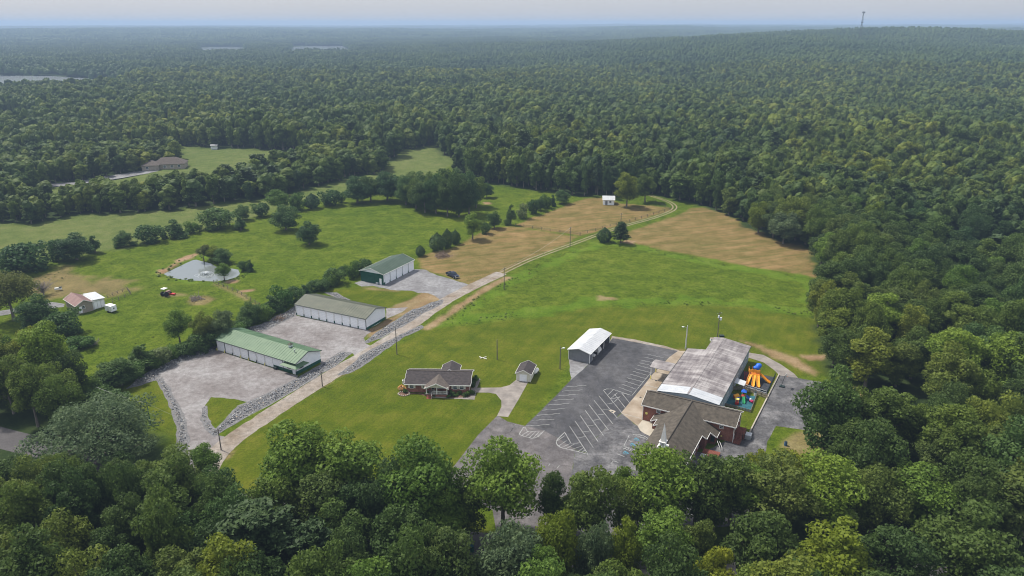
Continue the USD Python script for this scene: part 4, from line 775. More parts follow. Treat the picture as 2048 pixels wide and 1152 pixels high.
# --- church hall: metal building with weathered roof, built panel by panel
MAT['hall_roof'] = usdkit.material(stage, '/World/Looks/hall_roof', {
    'c': ('texture_coordinate', {}), 'm1': ('mapping', {'scale': (.13, .8, 1)}), 'm2': ('mapping', {'scale': (1.1, .16, 1)}), 'n1': ('noise_texture', {'scale': 1.0, 'detail': 5.0, 'roughness': .65}), 'n2': ('noise_texture', {'scale': 1.0, 'detail': 4.0}), 'n3': ('noise_texture', {'scale': .30, 'detail': 4.0}),
    'a': ('mix', {'fac': .38}), 'a2': ('mix', {'fac': .30}), 'r': ('rgb_ramp', {'ramp': [(.36, (.10, .085, .09)), (.45, (.17, .15, .152)), (.52, (.25, .228, .226)), (.60, (.37, .345, .34))]}), 'p': ('principled_bsdf', {'roughness': .6})},
    [('c.object', 'm1.vector'), ('c.object', 'm2.vector'), ('m1.vector', 'n1.vector'), ('m2.vector', 'n2.vector'), ('c.object', 'n3.vector'), ('n1.fac', 'a.color1'), ('n2.fac', 'a.color2'), ('a.color', 'a2.color1'), ('n3.fac', 'a2.color2'), ('a2.color', 'r.fac'), ('r.color', 'p.base_color')], surface='p.BSDF')
hx0, hx1, hy0, hyn, hy1, he, hr, hxn = -8.7, 4.8, 3.9, 29.6, 38.0, 4.15, 5.05, -4.2
o = thing('church_hall', 'long pale metal church hall with weathered striped metal roof behind the brick church', 'hall', (*CO, 0), CT)
xm = (hx0 + hx1) / 2; zn = hr - (hr - he) * (hxn - xm) / (hx0 - xm)
b = MB(); b.prism_y([(hx0, -.2), (hx1, -.2), (hx1, he - .05), (xm, hr - .05), (hx0, he - .05)], hy0, hyn); b.prism_y([(hxn, -.2), (hx1, -.2), (hx1, he - .05), (xm, hr - .05), (hxn, zn - .05)], hyn + .002, hy1); b.build('wall', 'hall_wall', o)
ywhite = CL(1327, 765, 4.3)[1]; npan = 0
y = hy0 - .2
while y < hy1 - .1:
    y2 = min(y + .92, hy1 + .3); white = y2 < ywhite; m_ = 'hall_white_roof' if white else 'hall_roof'
    for s in (0, 1):
        xa = hx0 - .25 if y < hyn - .2 else hxn - .25; za = hr - (hr - he) * (xa - xm) / (hx0 - xm)
        lift = .03 * RNG.random(); b = MB()
        if s == 0: b.slab([(xa, y + .015, za + .03 + lift * .2), (xm, y + .015, hr + .03 + lift * .2), (xm, y2 - .015, hr + .03 + lift * .2), (xa, y2 - .015, za + .03 + lift * .2)], .05)
        else: b.slab([(xm, y + .015, hr + .03 + lift * .2), (hx1 + .25, y + .015, he + .01 + lift * .2), (hx1 + .25, y2 - .015, he + .01 + lift * .2), (xm, y2 - .015, hr + .03 + lift * .2)], .05)
        b.build('roof_panel', m_, o)
    y = y2
b = MB()
for i in range(1, 9):
    t = i / 9
    for s in (-1, 1):
        xp = xm + s * t * 6.6; zp = hr - (hr - he) * t
        b.box(xp - .03, xp + .03, ywhite + .3, hyn if s < 0 and xp < hxn else hy1, zp + .03, zp + .075)
b.box(xm - .2, xm + .2, hy0, hy1, hr + .02, hr + .08); b.build('roof_seam', 'hall_roof', o, kind='stuff')
b = MB(); b.box(hx1 + .25, hx1 + .33, hy0, hy1 + .3, he - .14, he + .05); b.box(hx0 - .33, hx0 - .25, hy0, hyn, he - .14, he + .05); b.build('gutter', 'dark_trim', o)
for i in range(24): b = MB(); y = hy0 + .5 + i * 1.4; b.box(hx1 + .002, hx1 + .04, y - .05, y + .05, 0, he - .15); b.build('wall_rib', 'hall_wall', o)
for y in (8, 13.8, 19, 24, 29, 34): window(o, y + .3, 1.4, .8, .9, hx1, '+x')
for y in (7, 12, 24): window(o, y, 1.4, .9, 1.0, hx0, '-x')
b = MB(); b.box(hx0 - .06, hx0 - .003, 17.4, 19.4, .05, 2.2); b.build('double_door', 'glass_dark', o)
cy0, cy1, cx0 = 16.3, 21.0, -14.6                                   # canopy over the drop-off
cz = 3.3; b = MB(); b.slab([(cx0, cy0, cz), (hx0 - .34, cy0, cz), (hx0 - .34, (cy0 + cy1) / 2, cz + .5), (cx0, (cy0 + cy1) / 2, cz + .5)], .12); b.slab([(hx0 - .34, cy1, cz), (cx0, cy1, cz), (cx0, (cy0 + cy1) / 2, cz + .5), (hx0 - .34, (cy0 + cy1) / 2, cz + .5)], .12); cn = b.build('entrance_canopy', 'hall_roof', o)
for y in (cy0 + .25, cy1 - .25): b = MB(); b.tube((cx0 + .3, y, .85), (cx0 + .3, y, cz - .1), .07); p = b.build('canopy_post', 'white_trim', cn); b = MB(); b.tube((cx0 + .3, y, 0), (cx0 + .3, y, .849), .14, .14, 8); b.build('post_guard', 'yellow_plastic', cn)
px0, py0 = CL(1465, 775, 1.5); py0 = max(8.5, min(py0, 20)); b = MB(); b.slab([(hx1 + .35, py0, 2.9), (hx1 + 2.7, py0, 2.55), (hx1 + 2.7, py0 + 2.6, 2.55), (hx1 + .35, py0 + 2.6, 2.9)], .08); aw = b.build('side_awning', 'bright_roof', o)
for y in (py0 + .1, py0 + 2.5): b = MB(); b.tube((hx1 + 2.55, y, 0), (hx1 + 2.55, y, 2.5), .05); b.build('awning_post', 'white_trim', aw)

# --- playground
pg = PLAYP
sheet('play_surface', pg[0], .05, 'black_rubber'); sheet('play_surface', pg[1], .054, 'teal_rubber')
def fence_line(name, label, pts, h, step, post_m, rail_m, board=None, zr_=(.35, .95), cat='fence', pr=.05, cap=False):
    P = [np.array(G(*p)) for p in pts]; o = thing(name, label, cat, (*P[0], 0)); org = P[0]
    for i in range(len(P) - 1):
        a, b2 = P[i] - org, P[i + 1] - org; n = max(1, int(round(np.hypot(*(b2 - a)) / step)))
        for k in range(n + (i == len(P) - 2)):
            q = a + (b2 - a) * k / n; m = MB(); m.box(q[0] - pr, q[0] + pr, q[1] - pr, q[1] + pr, -.1, h + .05); m.build('post', post_m, o)
        for z in zr_: m = MB(); m.tube((*a, h * z), (*b2, h * z), .035, .035, 4); m.build('rail', rail_m, o)
        if board:
            n = int(np.hypot(*(b2 - a)) / .32)
            for k in range(n): q = a + (b2 - a) * (k + .5) / n; d = (b2 - a) / np.hypot(*(b2 - a)); m = MB(); m.slab([(*(q - d * .13), .05), (*(q + d * .13), .05), (*(q + d * .13), h), (*(q - d * .13), h)], .03); m.build('board', board, o)
    return o
fence_line('wooden_fence', 'tan board fence between the black and teal play surfaces', [(1461, 781), (1485, 779), (1534, 798)], 1.1, 1.5, 'fence_wood', 'fence_wood', 'fence_wood')
fence_line('railing', 'black metal railing along the right side of the black play surface', [(1550, 755), (1533, 791)], 1.2, 1.2, 'dark_trim', 'dark_trim', zr_=(.1, .55, .98))
fence_line('railing', 'grey metal railing along the front of the black play surface', [(1485, 776), (1532, 791)], 1.2, 1.4, 'steel', 'steel', zr_=(.1, .55, .98))
fence_line('wooden_fence', 'low weathered board fence on the right side of the teal play surface', [(1513, 793), (1501, 825), (1448, 811)], .7, 1.4, 'fence_wood', 'fence_wood', 'fence_wood')
for lab, pp in (('pale concrete retaining kerb between playground lawn and side lot', [(1558, 750), (1499, 866)]),):
    P = [np.array(G(*p)) for p in pp]; o = thing('retaining_kerb', lab, 'kerb', (*P[0], 0)); d = P[1] - P[0]; n = 12; u = d / np.hypot(*d); w = np.array([-u[1], u[0]]) * .13
    for k in range(n):
        a, b2 = d * k / n + u * .01, d * (k + 1) / n - u * .01; m = MB(); m.slab([(*(a + w), .32), (*(a - w), .32), (*(b2 - w), .32), (*(b2 + w), .32)], .42) if (-2 * w)[0] * (b2 - a)[1] - (-2 * w)[1] * (b2 - a)[0] > 0 else m.slab([(*(b2 + w), .32), (*(b2 - w), .32), (*(a - w), .32), (*(a + w), .32)], .42); m.build('kerb_block', 'kerb_concrete', o)
def slide(o, p0, p1, w=.75, m='orange_plastic', name='slide'):
    b = MB(); p0, p1 = np.array(p0, float), np.array(p1, float); n = 9; d = (p1 - p0)[:2]; d /= np.hypot(*d); sdw = np.array([-d[1], d[0]]); prev = None
    for i in range(n + 1):
        t = i / n; c = p0 + (p1 - p0) * t; z = p0[2] + (p1[2] - p0[2]) * (3 * t * t - 2 * t ** 3) * .75 + (p1[2] - p0[2]) * t * .25
        row = [(*(c[:2] + sdw * a), z + q) for a, q in ((-w / 2, .28), (-w / 2 + .08, .28), (-w / 2 + .1, .0), (w / 2 - .1, .0), (w / 2 - .08, .28), (w / 2, .28), (w / 2, -.08), (-w / 2, -.08))]
        if prev: v = prev + row; b.add(v, [(j, (j + 1) % 8, (j + 1) % 8 + 8, j + 8) for j in range(8)])
        prev = row
    return b.build(name, m, o, smooth=30)
q0 = G(1507, 760); o = thing('play_tower', 'large play structure with orange slides and blue tube canopy on black rubber', 'play structure', (*q0, .05), -12)
slide(o, (-.75, -.5, 1.75), (-2.1, -3.6, .15)); slide(o, (0, -.5, 1.75), (-.55, -3.9, .15)); slide(o, (.75, -.5, 1.75), (.75, -4.0, .15)); slide(o, (1.2, 0, 1.6), (3.7, -1.2, .2))
b = MB(); b.box(-1.2, 1.2, -.55, 1.3, 1.62, 1.72); b.build('deck', 'orange_deep', o)
for x in (-1.2, -.38, .38, 1.2):
    for y in (-.5, 1.25): b = MB(); b.tube((x, y, 0), (x, y, 2.9), .07, .07, 8); b.build('post', 'orange_deep', o)
for x in (-.78, 0, .78):
    b = MB(); b.box(x - .36, x + .36, -.56, -.48, 2.25, 2.95)
    for s in (-1, 1): b.box(x + s * .36 - .05, x + s * .36 + .05, -.56, -.48, 1.72, 2.25)
    b.build('slide_hood', 'orange_plastic', o)
for x in (-1.2, 1.2): b = MB(); b.box(x - .04, x + .04, -.4, 1.2, 1.8, 2.5); b.build('side_panel', 'orange_plastic', o)
b = MB(); b.tube((.4, 1.0, 2.4), (1.0, 1.6, 3.1), .62, .68, 12); b.ball((1.05, 1.65, 3.2), .72, 2, (1, 1, .8)); b.ball((.35, .9, 2.9), .6, 2, (1.1, 1, .75)); b.build('tube_canopy', 'blue_plastic', o, smooth=40)
b = MB()
for i in range(6): b.tube((-2.2, -.3 + .25 * i, .3 + .22 * i), (-1.6, -.3 + .25 * i, .3 + .22 * i), .03)
b.tube((-2.2, -.4, 0), (-2.2, 1.0, 1.6), .04); b.tube((-1.6, -.4, 0), (-1.6, 1.0, 1.6), .04); b.build('climbing_ladder', 'red_plastic', o)
q0 = G(1481, 800); o = thing('toddler_playset', 'colourful toddler climbing set with blue roof and green slide on teal rubber', 'playset', (*q0, .06), -25)
b = MB(); b.add([(-.1, .2, 1.9), (1.1, .2, 1.9), (1.1, 1.4, 1.9), (-.1, 1.4, 1.9), (.5, .8, 2.5)], [(0, 1, 4), (1, 2, 4), (2, 3, 4), (3, 0, 4), (0, 2, 1), (0, 3, 2)]); b.build('roof', 'blue_plastic', o)
for x, y in ((0, .3), (1, .3), (1, 1.3), (0, 1.3)): b = MB(); b.tube((x, y, 0), (x, y, 1.9), .06, .06, 8); b.build('post', 'green_plastic', o)
b = MB(); b.box(-.1, 1.1, .2, 1.4, .7, .8); b.build('deck', 'red_plastic', o)
slide(o, (.5, .2, .85), (1.0, -1.7, .1), .6, 'green_plastic'); slide(o, (1.1, .8, .8), (2.0, .9, .1), .5, 'blue_plastic')
b = MB(); b.tube((-1.5, -.2, .55), (-.6, .5, .75), .5, .5, 14); b.build('tunnel', 'orange_plastic', o, smooth=40)
for s in (-.18, .18): b = MB(); b.tube((-1.52 + s * .1, -.22 + s * .1, .55), (-1.56 + s * .1, -.25 + s * .1, .55), .3, .3, 10); b.build('tunnel_ring', 'red_plastic', o)
b = MB(); b.box(-.9, -.2, -.7, -.1, .05, .6); b.build('block', 'blue_plastic', o)
q0 = G(1473.5, 808); o = thing('toy_car', 'red and yellow ride-in toy car on teal rubber', 'toy car', (*q0, .06), -20)
b = MB(); b.box(-.4, .4, -.65, .65, .15, .65); b.build('body', 'red_plastic', o); b = MB(); b.box(-.42, .42, -.4, .5, 1.15, 1.25); b.build('roof', 'yellow_plastic', o)
b = MB()
for x in (-.36, .36):
    for y in (-.35, .45): b.tube((x, y, .65), (x, y, 1.15), .04)
b.build('roof_pillar', 'yellow_plastic', o)
for x in (-.38, .38):
    for y in (-.42, .42): b = MB(); b.tube((x - .05, y, .17), (x + .05, y, .17), .17, .17, 10); b.build('wheel', 'tyre', o)
q0 = G(1502.5, 805); o = thing('ride_on_toy', 'small pink and white ride-on toy near the fence of the teal surface', 'toy', (*q0, .06), 30)
b = MB(); b.box(-.25, .25, -.45, .45, .15, .45); b.ball((0, -.35, .6), .2, 1); b.build('body', 'pink_plastic', o); b = MB(); b.box(-.2, .2, .2, .5, .45, .75); b.build('seat', 'white_trim', o)
for x in (-.28, .28):
    for y in (-.32, .32): b = MB(); b.tube((x - .04, y, .13), (x + .04, y, .13), .13, .13, 8); b.build('wheel', 'tyre', o)
q0 = G(1510, 792); o = thing('bin', 'white bin in the corner of the teal play surface', 'bin', (*q0, .06)); b = MB(); b.tube((0, 0, 0), (0, 0, .9), .28, .34, 10); b.build('body', 'white_trim', o); b = MB(); b.tube((0, 0, .9), (0, 0, 1.0), .37, .3, 10); b.build('lid', 'dark_trim', o)
q0 = G(1527, 788); o = thing('bench', 'dark bench in the corner of the black play surface', 'bench', (*q0, .06), -20); b = MB(); b.box(-.8, .8, -.2, .2, .42, .48); b.build('seat', 'dark_trim', o); b = MB(); b.box(-.8, .8, .2, .26, .55, .95); b.build('backrest', 'dark_trim', o)
for x in (-.65, .65): b = MB(); b.box(x - .05, x + .05, -.18, .24, 0, .42); b.build('leg', 'dark_trim', o)
q0 = G(1566, 774); o = thing('basketball_hoop', 'portable basketball hoop with clear backboard on the side lot', 'basketball hoop', (*q0, .03), 60)
b = MB(); b.box(-.45, .45, -.35, .8, 0, .25); b.build('base', 'dark_trim', o); b = MB(); b.tube((0, .4, .25), (0, -.1, 3.0), .05); b.build('pole', 'dark_trim', o); b = MB(); b.box(-.7, .7, -.3, -.25, 2.6, 3.5); b.build('backboard', 'pale_pole', o)
b = MB(); an = np.linspace(0, 2 * np.pi, 13)
for i in range(12): b.tube((.23 * math.cos(an[i]), -.55 + .23 * math.sin(an[i]), 2.9), (.23 * math.cos(an[i + 1]), -.55 + .23 * math.sin(an[i + 1]), 2.9), .02, .02, 4)
b.build('rim', 'orange_deep', o)

# --- poles and wires
TOPS = {}
def pole(label, base, top, m='pole_wood', arm=None, lamp=None, transformer=False, r=.14, group=None):
    h = height_of(base, top); o = thing('utility_pole', label, 'utility pole', (*G(*base), 0), 0, group)
    b = MB(); b.tube((0, 0, -.3), (0, 0, h), r, r * .65, 8); b.build('shaft', m, o)
    if arm is not None:
        c, s = math.cos(arm), math.sin(arm); b = MB(); b.tube((-.9 * c, -.9 * s, h - .5), (.9 * c, .9 * s, h - .5), .06, .06, 5); ca = b.build('crossarm', m, o)
        for t in (-.8, .8): b = MB(); b.tube((t * c, t * s, h - .44), (t * c, t * s, h - .24), .05, .04, 6); b.build('insulator', 'foam', ca)
    if lamp is not None:
        b = MB(); b.tube((0, 0, h - .6), (lamp, 0, h - .35), .035); l = b.build('lamp_arm', 'steel', o); b = MB(); b.ball((lamp * 1.15, 0, h - .4), .28, 1, (1.3, .8, .5)); b.build('lamp_head', 'foam', l)
    if transformer:
        for dx, dz, rr in ((.38, 1.6, .30), (-.25, 1.0, .2)): b = MB(); b.tube((dx, -.1, h - dz - .7), (dx, -.1, h - dz), rr, rr, 10); b.build('transformer', 'foam', o)
    TOPS[base] = (*G(*base), h); return o
pole('pale grey pole with a lamp beside the upper parking lot', (1371, 697), (1376, 651), 'pale_pole', None, -1.0, r=.20)
pole('tall wooden pole with white transformers behind the church hall', (1434, 681), (1441, 624), arm=.6, transformer=True)
pole('wooden pole with a lamp at the left of the white-roofed shed', (1120, 738), (1122, 693), lamp=.7)
pole('plain wooden pole standing alone in the upper lawn', (994.5, 719), (994, 679))
pole('wooden pole beside the stony bank where the drive passes the middle storage building', (794, 709), (793, 655), arm=1.2)
pole('wooden pole beside the drive below the green-roofed storage building', (645, 773), (643, 742), arm=1.0)
pole('slim pole at the edge of the tall meadow by the farm track', (1008.5, 578), (1009, 535), arm=1.0)
pole('slim pole beside the farm track at the corner of the hay fields', (1140, 493), (1140, 454), arm=1.0)
pole('far thin pole beside the farm track near the round cedar', (1241.5, 449), (1241, 426), arm=1.0)
pole('dark pole at the mouth of the gravel drive', (442.5, 900), (440, 856), arm=.4)
pole('dark green-topped pole standing on the triangular lawn', (302, 852), (298, 803), 'dark_green', arm=.4)
def wire(a, b2, sag=.6, label=''):
    p, q = np.array(a), np.array(b2); t = np.linspace(0, 1, 9)[:, None]; v = p + (q - p) * t; v[:, 2] -= sag * 4 * (t * (1 - t))[:, 0]
    b = MB(); b.path(v, [.022] * 9, 3); b.build('power_line', 'pale_pole', None, label=label, category='power line')
tp = lambda k, dz=-.25: (TOPS[k][0], TOPS[k][1], TOPS[k][2] + dz)
wire(tp((442.5, 900)), tp((645, 773)), 1.0, 'thin power line along the gravel drive between its mouth and the green-roofed building')
wire(tp((645, 773)), tp((794, 709)), .8, 'thin power line along the stony bank beside the drive')
wire(tp((794, 709)), tp((1008.5, 578)), 1.2, 'thin power line beside the upper drive and tall meadow')
wire(tp((1008.5, 578)), tp((1140, 493)), 1.2, 'thin power line along the farm track beside the lower hay field')
wire(tp((302, 852)), (*G(205, 830), 7.0), .4, 'thin power line from the triangular lawn into the left trees')
wire(tp((302, 852)), tp((442.5, 900)), .6, 'thin power line over the triangular lawn to the drive mouth')

# --- farm on the left
a_, b_, c_ = G(155, 628), G(187.5, 619.5), G(215, 616); u = b_ - a_; t_ = math.degrees(math.atan2(u[1], u[0])); LF = np.hypot(*u)
o = thing('barn', 'tan barn with maroon gable roof and white lean-to on the left farm', 'barn', (*a_, 0), t_)
gable_wall(o, LF, 9.0, 2.7, 3.9, 'tan_wall', 'y'); gable_roof(o, LF, 9.0, 2.7, 3.9, 'maroon_roof', 'y', ov=.35, ribs=.9, trim='white_trim', trim_w=.12)
window(o, LF * .42, 1.2, .8, .8, 0); b = MB(); b.box(.6, 1.5, -.05, -.003, 0, 2.0); b.build('door', 'white_door', o)
lw = np.hypot(*(c_ - b_)) * .95; b = MB(); b.prism_y([(LF + .01, -.2), (LF + lw, -.2), (LF + lw, 2.75), (LF + .01, 3.0)], .3, 7.5); b.build('lean_to_wall', 'old_white', o)
b = MB(); b.slab([(LF + .36, -.1, 3.1), (LF + lw + .3, -.1, 2.85), (LF + lw + .3, 8.0, 2.85), (LF + .36, 8.0, 3.1)], .1); b.build('lean_to_roof', 'bright_roof', o)
for i in range(3): b = MB(); b.box(LF + .5 + i * (lw - .6) / 3, LF + .3 + (i + 1) * (lw - .6) / 3, .24, .297, .1, 2.1); b.build('lean_to_door', 'white_door', o)
q0 = G(225.5, 624); o = thing('enclosed_trailer', 'small white enclosed trailer parked right of the barn', 'trailer', (*q0, 0), t_ + 12)
b = MB(); b.box(-.95, .95, -.9, 2.1, .45, 2.2); b.build('body', 'old_white', o); b = MB(); b.box(-.8, .8, -.95, -.902, .55, 2.0); b.build('door', 'white_door', o); b = MB(); b.box(-.2, .2, -.97, -.951, 1.2, 1.6); b.build('vent', 'dark_trim', o)
for x in (-.98, .98): b = MB(); b.tube((x - .1, .6, .33), (x + .1, .6, .33), .33, .33, 12); b.build('wheel', 'tyre', o)
q0 = G(220, 614); o = thing('riding_mower', 'orange riding mower parked behind the white trailer', 'mower', (*q0, 0), 40); b = MB(); b.box(-.4, .4, -.8, .1, .35, .85); b.build('hood', 'orange_deep', o); b = MB(); b.box(-.35, .35, .15, .7, .4, .95); b.build('seat', 'dark_trim', o)
for x in (-.5, .5): b = MB(); b.tube((x - .1, .5, .32), (x + .1, .5, .32), .32, .32, 10); b.build('wheel', 'tyre', o)
q0 = G(333, 591); o = thing('tractor', 'dark red tractor with white canopy on the pasture below the pond', 'tractor', (*q0, 0), 160)
b = MB(); b.box(-.4, .4, -1.6, .1, .7, 1.35); b.build('hood', 'maroon_roof', o); b = MB(); b.box(-.5, .5, .1, 1.1, .6, 1.1); b.build('chassis', 'dark_trim', o)
for x in (-.5, .5):
    b = MB(); b.tube((x, .6, 1.0), (x, .6, 2.5), .05); b.build('canopy_post', 'dark_trim', o)
    b = MB(); b.tube((x * 1.6 - .2, .7, .75), (x * 1.6 + .2, .7, .75), .75, .75, 14); b.build('rear_wheel', 'tyre', o); b = MB(); b.tube((x * 1.5 - .12, -1.2, .42), (x * 1.5 + .12, -1.2, .42), .42, .42, 12); b.build('front_wheel', 'tyre', o)
b = MB(); b.box(-.75, .75, -.2, 1.3, 2.5, 2.62); b.build('canopy', 'white_trim', o)
q0 = G(344.5, 589.5); o = thing('mowing_implement', 'red mowing implement lying behind the tractor', 'farm implement', (*q0, 0), -10); b = MB(); b.box(-1.0, 1.0, -.5, .5, .2, .5); b.build('mower_deck', 'red_plastic', o); b = MB(); b.tube((-1, 0, .4), (-1.9, 0, .6), .06); b.build('hitch', 'dark_trim', o)
def brush(label, loc, r, h, n, seed, name='brush_pile', m='brush_pile'):
    rg = np.random.default_rng(seed); b = MB()
    for i in range(n):
        a, d = rg.random() * 6.28, r * rg.random() ** .6; l = .5 + rg.random() * 1.4; u = rg.normal(size=3); u[2] *= .45; u /= np.linalg.norm(u); c = np.array([d * math.cos(a), d * math.sin(a), h * (1 - d / r) * rg.random() + .1]); b.tube(c - u * l, c + u * l, .07, .03, 4)
    p = b.build(name, m, None, smooth=False, label=label, category='brush pile'); UsdGeom.Xformable(p).AddTranslateOp().Set(Gf.Vec3d(*map(float, loc), 0))
brush('pale grey pile of dead branches on a burnt patch in the left pasture', G(394, 599), 1.7, 1.7, 50, 3, m='bare_twig')
brush('brown brush heap on the hay field behind the black pickup', G(885, 513), 3.0, 1.4, 110, 4)
brush('grey branch heap beside the low bush on the left pasture', G(183, 688), 1.5, .9, 50, 5, m='bare_twig')
brush('dark thorny brush heap on the stony bank left of the middle storage building', G(559, 639), 1.5, .9, 60, 6, m='brush_pile')
q0 = G(117, 580); o = thing('cattle_feeder', 'small white and black feeder on the striped field behind the barn', 'feeder', (*q0, 0), 20); b = MB(); b.box(-1.0, 1.0, -.4, .4, .2, .8); b.build('trough', 'old_white', o); b = MB(); b.box(.3, 1.05, -.45, .45, .81, 1.0); b.build('lid', 'dark_trim', o)
# white cross lying on the lawn
o = thing('lawn_cross', 'white cross lying on the lawn between house and garage', 'cross', (*G(966, 716.5), 0), -8); b = MB(); b.tube((-1.1, .5, .15), (1.1, -.5, .1), .09, .09, 5); b.build('beam', 'white_trim', o); b = MB(); b.tube((-.7, -.6, .24), (.8, .6, .2), .08, .08, 5); b.build('crossbeam', 'white_trim', o)
# white barn at the far hay field
a_ = G(1206, 410); b_ = G(1228, 411); LW_ = np.hypot(*(b_ - a_)); o = thing('white_barn', 'small white metal barn at the far end of the hay field', 'barn', (*a_, 0), -6)
gable_wall(o, LW_, 6, 2.7, 3.9, 'white_metal'); gable_roof(o, LW_, 6, 2.7, 3.9, 'bright_roof', ribs=1.0, trim='white_trim'); b = MB(); b.box(1.0, 2.1, -.05, -.004, 0, 2.1); b.build('door', 'grey_wall', o); window(o, LW_ * .65, 1.2, .9, .9, 0)
# far hip-roofed house beyond the tree row
q0 = G(337, 336); o = thing('hip_roofed_house', 'brown hip-roofed house beyond the tree row with pale driveway', 'house', (*q0, 0), 12)
def hip(o, x0, x1, y0, y1, e, r, m, wm):
    b = MB(); b.box(x0, x1, y0, y1, -.3, e); b.build('wall', wm, o); k = (y1 - y0) / 2; ov = .5
    b = MB(); v = [(x0 - ov, y0 - ov, e), (x1 + ov, y0 - ov, e), (x1 + ov, y1 + ov, e), (x0 - ov, y1 + ov, e), (x0 + k, (y0 + y1) / 2, r), (x1 - k, (y0 + y1) / 2, r)]
    b.add(v, [(0, 1, 5), (0, 5, 4), (2, 3, 4), (2, 4, 5), (1, 2, 5), (3, 0, 4), (0, 2, 1), (0, 3, 2)]); return b.build('roof', m, o)
hip(o, -8, 10, -4, 6, 3.0, 6.4, 'shingle_porch', 'tan_wall'); hip(o, -13, -4, -7, 2, 3.0, 5.6, 'shingle_porch', 'tan_wall')
for x in (-10, -1, 3, 7): window(o, x, 1.0, 1.4, 1.3, -4.0 if x > -5 else -7.0)
q0 = G(422, 299); o = thing('field_shed', 'tiny white shed in the far field beyond the tree row', 'shed', (*q0, 0), 10); gable_wall(o, 4, 3.5, 2.6, 3.4, 'old_white'); gable_roof(o, 4, 3.5, 2.6, 3.4, 'grey_wall')
for i, (px, py) in enumerate(((108, 143), (150, 145), (96, 146))):
    q0 = G(px, py); o = thing('lake_house', ['pale house on the far shore of the lake, largest of three', 'low house on the lake shore, rightmost of three', 'small house at the waterside, leftmost of three'][i], 'house', (*q0, 0), 10 + 30 * i); gable_wall(o, 14 - 3 * i, 9, 5, 8, 'white_trim'); gable_roof(o, 14 - 3 * i, 9, 5, 8, 'grey_wall', ov=.6)
q0 = G(332, 121); o = thing('red_roof_building', 'long low building with reddish roof in the forest beyond the lake', 'building', (*q0, 0), 5); gable_wall(o, 34, 16, 13.0, 16.0, 'red_dirt'); gable_roof(o, 34, 16, 13.0, 16.0, 'maroon_roof', ov=.8)
# road-side bin, small things round the house and lot
o = thing('wheeled_bin', 'wheeled bin with teal lid at the edge of the front road', 'bin', (*G(943.5, 1103), .02), 15); b = MB(); b.box(-.3, .3, -.35, .35, .1, 1.05); b.build('body', 'dark_green', o); b = MB(); b.box(-.33, .33, -.4, .38, 1.05, 1.14); b.build('lid', 'teal_rubber', o)
for x in (-.28, .28): b = MB(); b.tube((x - .04, .32, .14), (x + .04, .32, .14), .14, .14, 8); b.build('wheel', 'tyre', o)
o = thing('barrel', 'small blue barrel on the pale bare ground right of the church', 'barrel', (*G(1571, 891), 0), 20); b = MB(); b.tube((0, 0, 0), (0, 0, .45), .30, .33, 12); b.tube((0, 0, .45), (0, 0, .9), .33, .30, 12); b.build('body', 'blue_barrel', o); b = MB(); b.tube((0, 0, .9), (0, 0, .95), .31, .28, 12); b.build('lid', 'dark_trim', o)
o = thing('ground_box', 'white ground box beside the far end of the church hall', 'box', (*G(1424, 681.5), 0), 0); b = MB(); b.box(-.5, .5, -.4, .4, 0, .7); b.build('cabinet', 'white_trim', o); b = MB(); b.box(-.55, .55, -.45, .45, .7, .78); b.build('lid', 'fence_wood', o)
o = thing('utility_box', 'dark low utility box on the lawn behind the church hall', 'box', (*G(1443, 673), 0), 0); b = MB(); b.box(-.6, .6, -.4, .4, 0, .35); b.build('cabinet', 'dark_trim', o); b = MB(); b.box(-.66, .66, -.46, .46, .35, .42); b.build('lid', 'dark_trim', o)
# fences round the hay fields
fence_line('wire_fence', 'dark post and wire fence between the two hay fields', [(1031, 452), (1100, 463), (1160, 471)], 1.2, 4.5, 'pole_wood', 'wire_dark', zr_=(.5, .9), pr=.09)
fence_line('wire_fence', 'post and wire fence along the farm track beside the upper hay field', [(1160, 470), (1220, 454), (1283, 437), (1340, 420), (1310, 405)], 1.2, 4.5, 'pole_wood', 'wire_dark', zr_=(.5, .9), pr=.09)
fence_line('wire_fence', 'weathered fence running downhill from the pond dam', [(428, 566), (475, 585), (520, 612)], 1.1, 3.0, 'fence_wood', 'wire_dark', zr_=(.5, .9), pr=.08)
fence_line('wire_fence', 'old garden fence right of the barn', [(215, 596), (255, 580), (262, 590), (225, 606)], 1.1, 2.2, 'fence_wood', 'wire_dark', zr_=(.5, .9), pr=.07)
# fountain in the pond
q0 = G(411, 546.5); o = thing('pond_fountain', 'small spraying fountain in the middle of the pond', 'fountain', (*q0, -.42)); b = MB(); b.tube((0, 0, -.1), (0, 0, .15), .5, .4, 10); b.build('float', 'dark_trim', o)
b = MB(); rg = np.random.default_rng(2)
for i in range(46):
    a = 6.283 * i / 46; pr_ = None
    for t in np.linspace(0, 1, 6):
        p = (2.0 * t * math.cos(a) * (.8 + .2 * (i % 3)), 2.0 * t * math.sin(a) * (.8 + .2 * (i % 3)), .15 + 3.2 * t * (1 - t) * (.8 + .2 * (i % 2)))
        if pr_ is not None: b.tube(pr_, p, .022, .022, 3, cap=False)
        pr_ = p
b.build('spray', 'foam', o)
b = MB(); n = 40
for rr, w in ((3.2, .05), (2.6, .04), (2.2, .07)):
    for i in range(n):
        a0, a1 = 6.283 * i / n, 6.283 * (i + .8) / n; k_ = .85 + .3 * rg.random(); b.add([(rr * k_ * math.cos(a0), rr * k_ * math.sin(a0), .012), ((rr * k_ + w) * math.cos(a0), (rr * k_ + w) * math.sin(a0), .012), ((rr * k_ + w) * math.cos(a1), (rr * k_ + w) * math.sin(a1), .012), (rr * k_ * math.cos(a1), rr * k_ * math.sin(a1), .012)], [(0, 1, 2, 3)])
b.build('foam_ring', 'foam', o, kind='stuff')
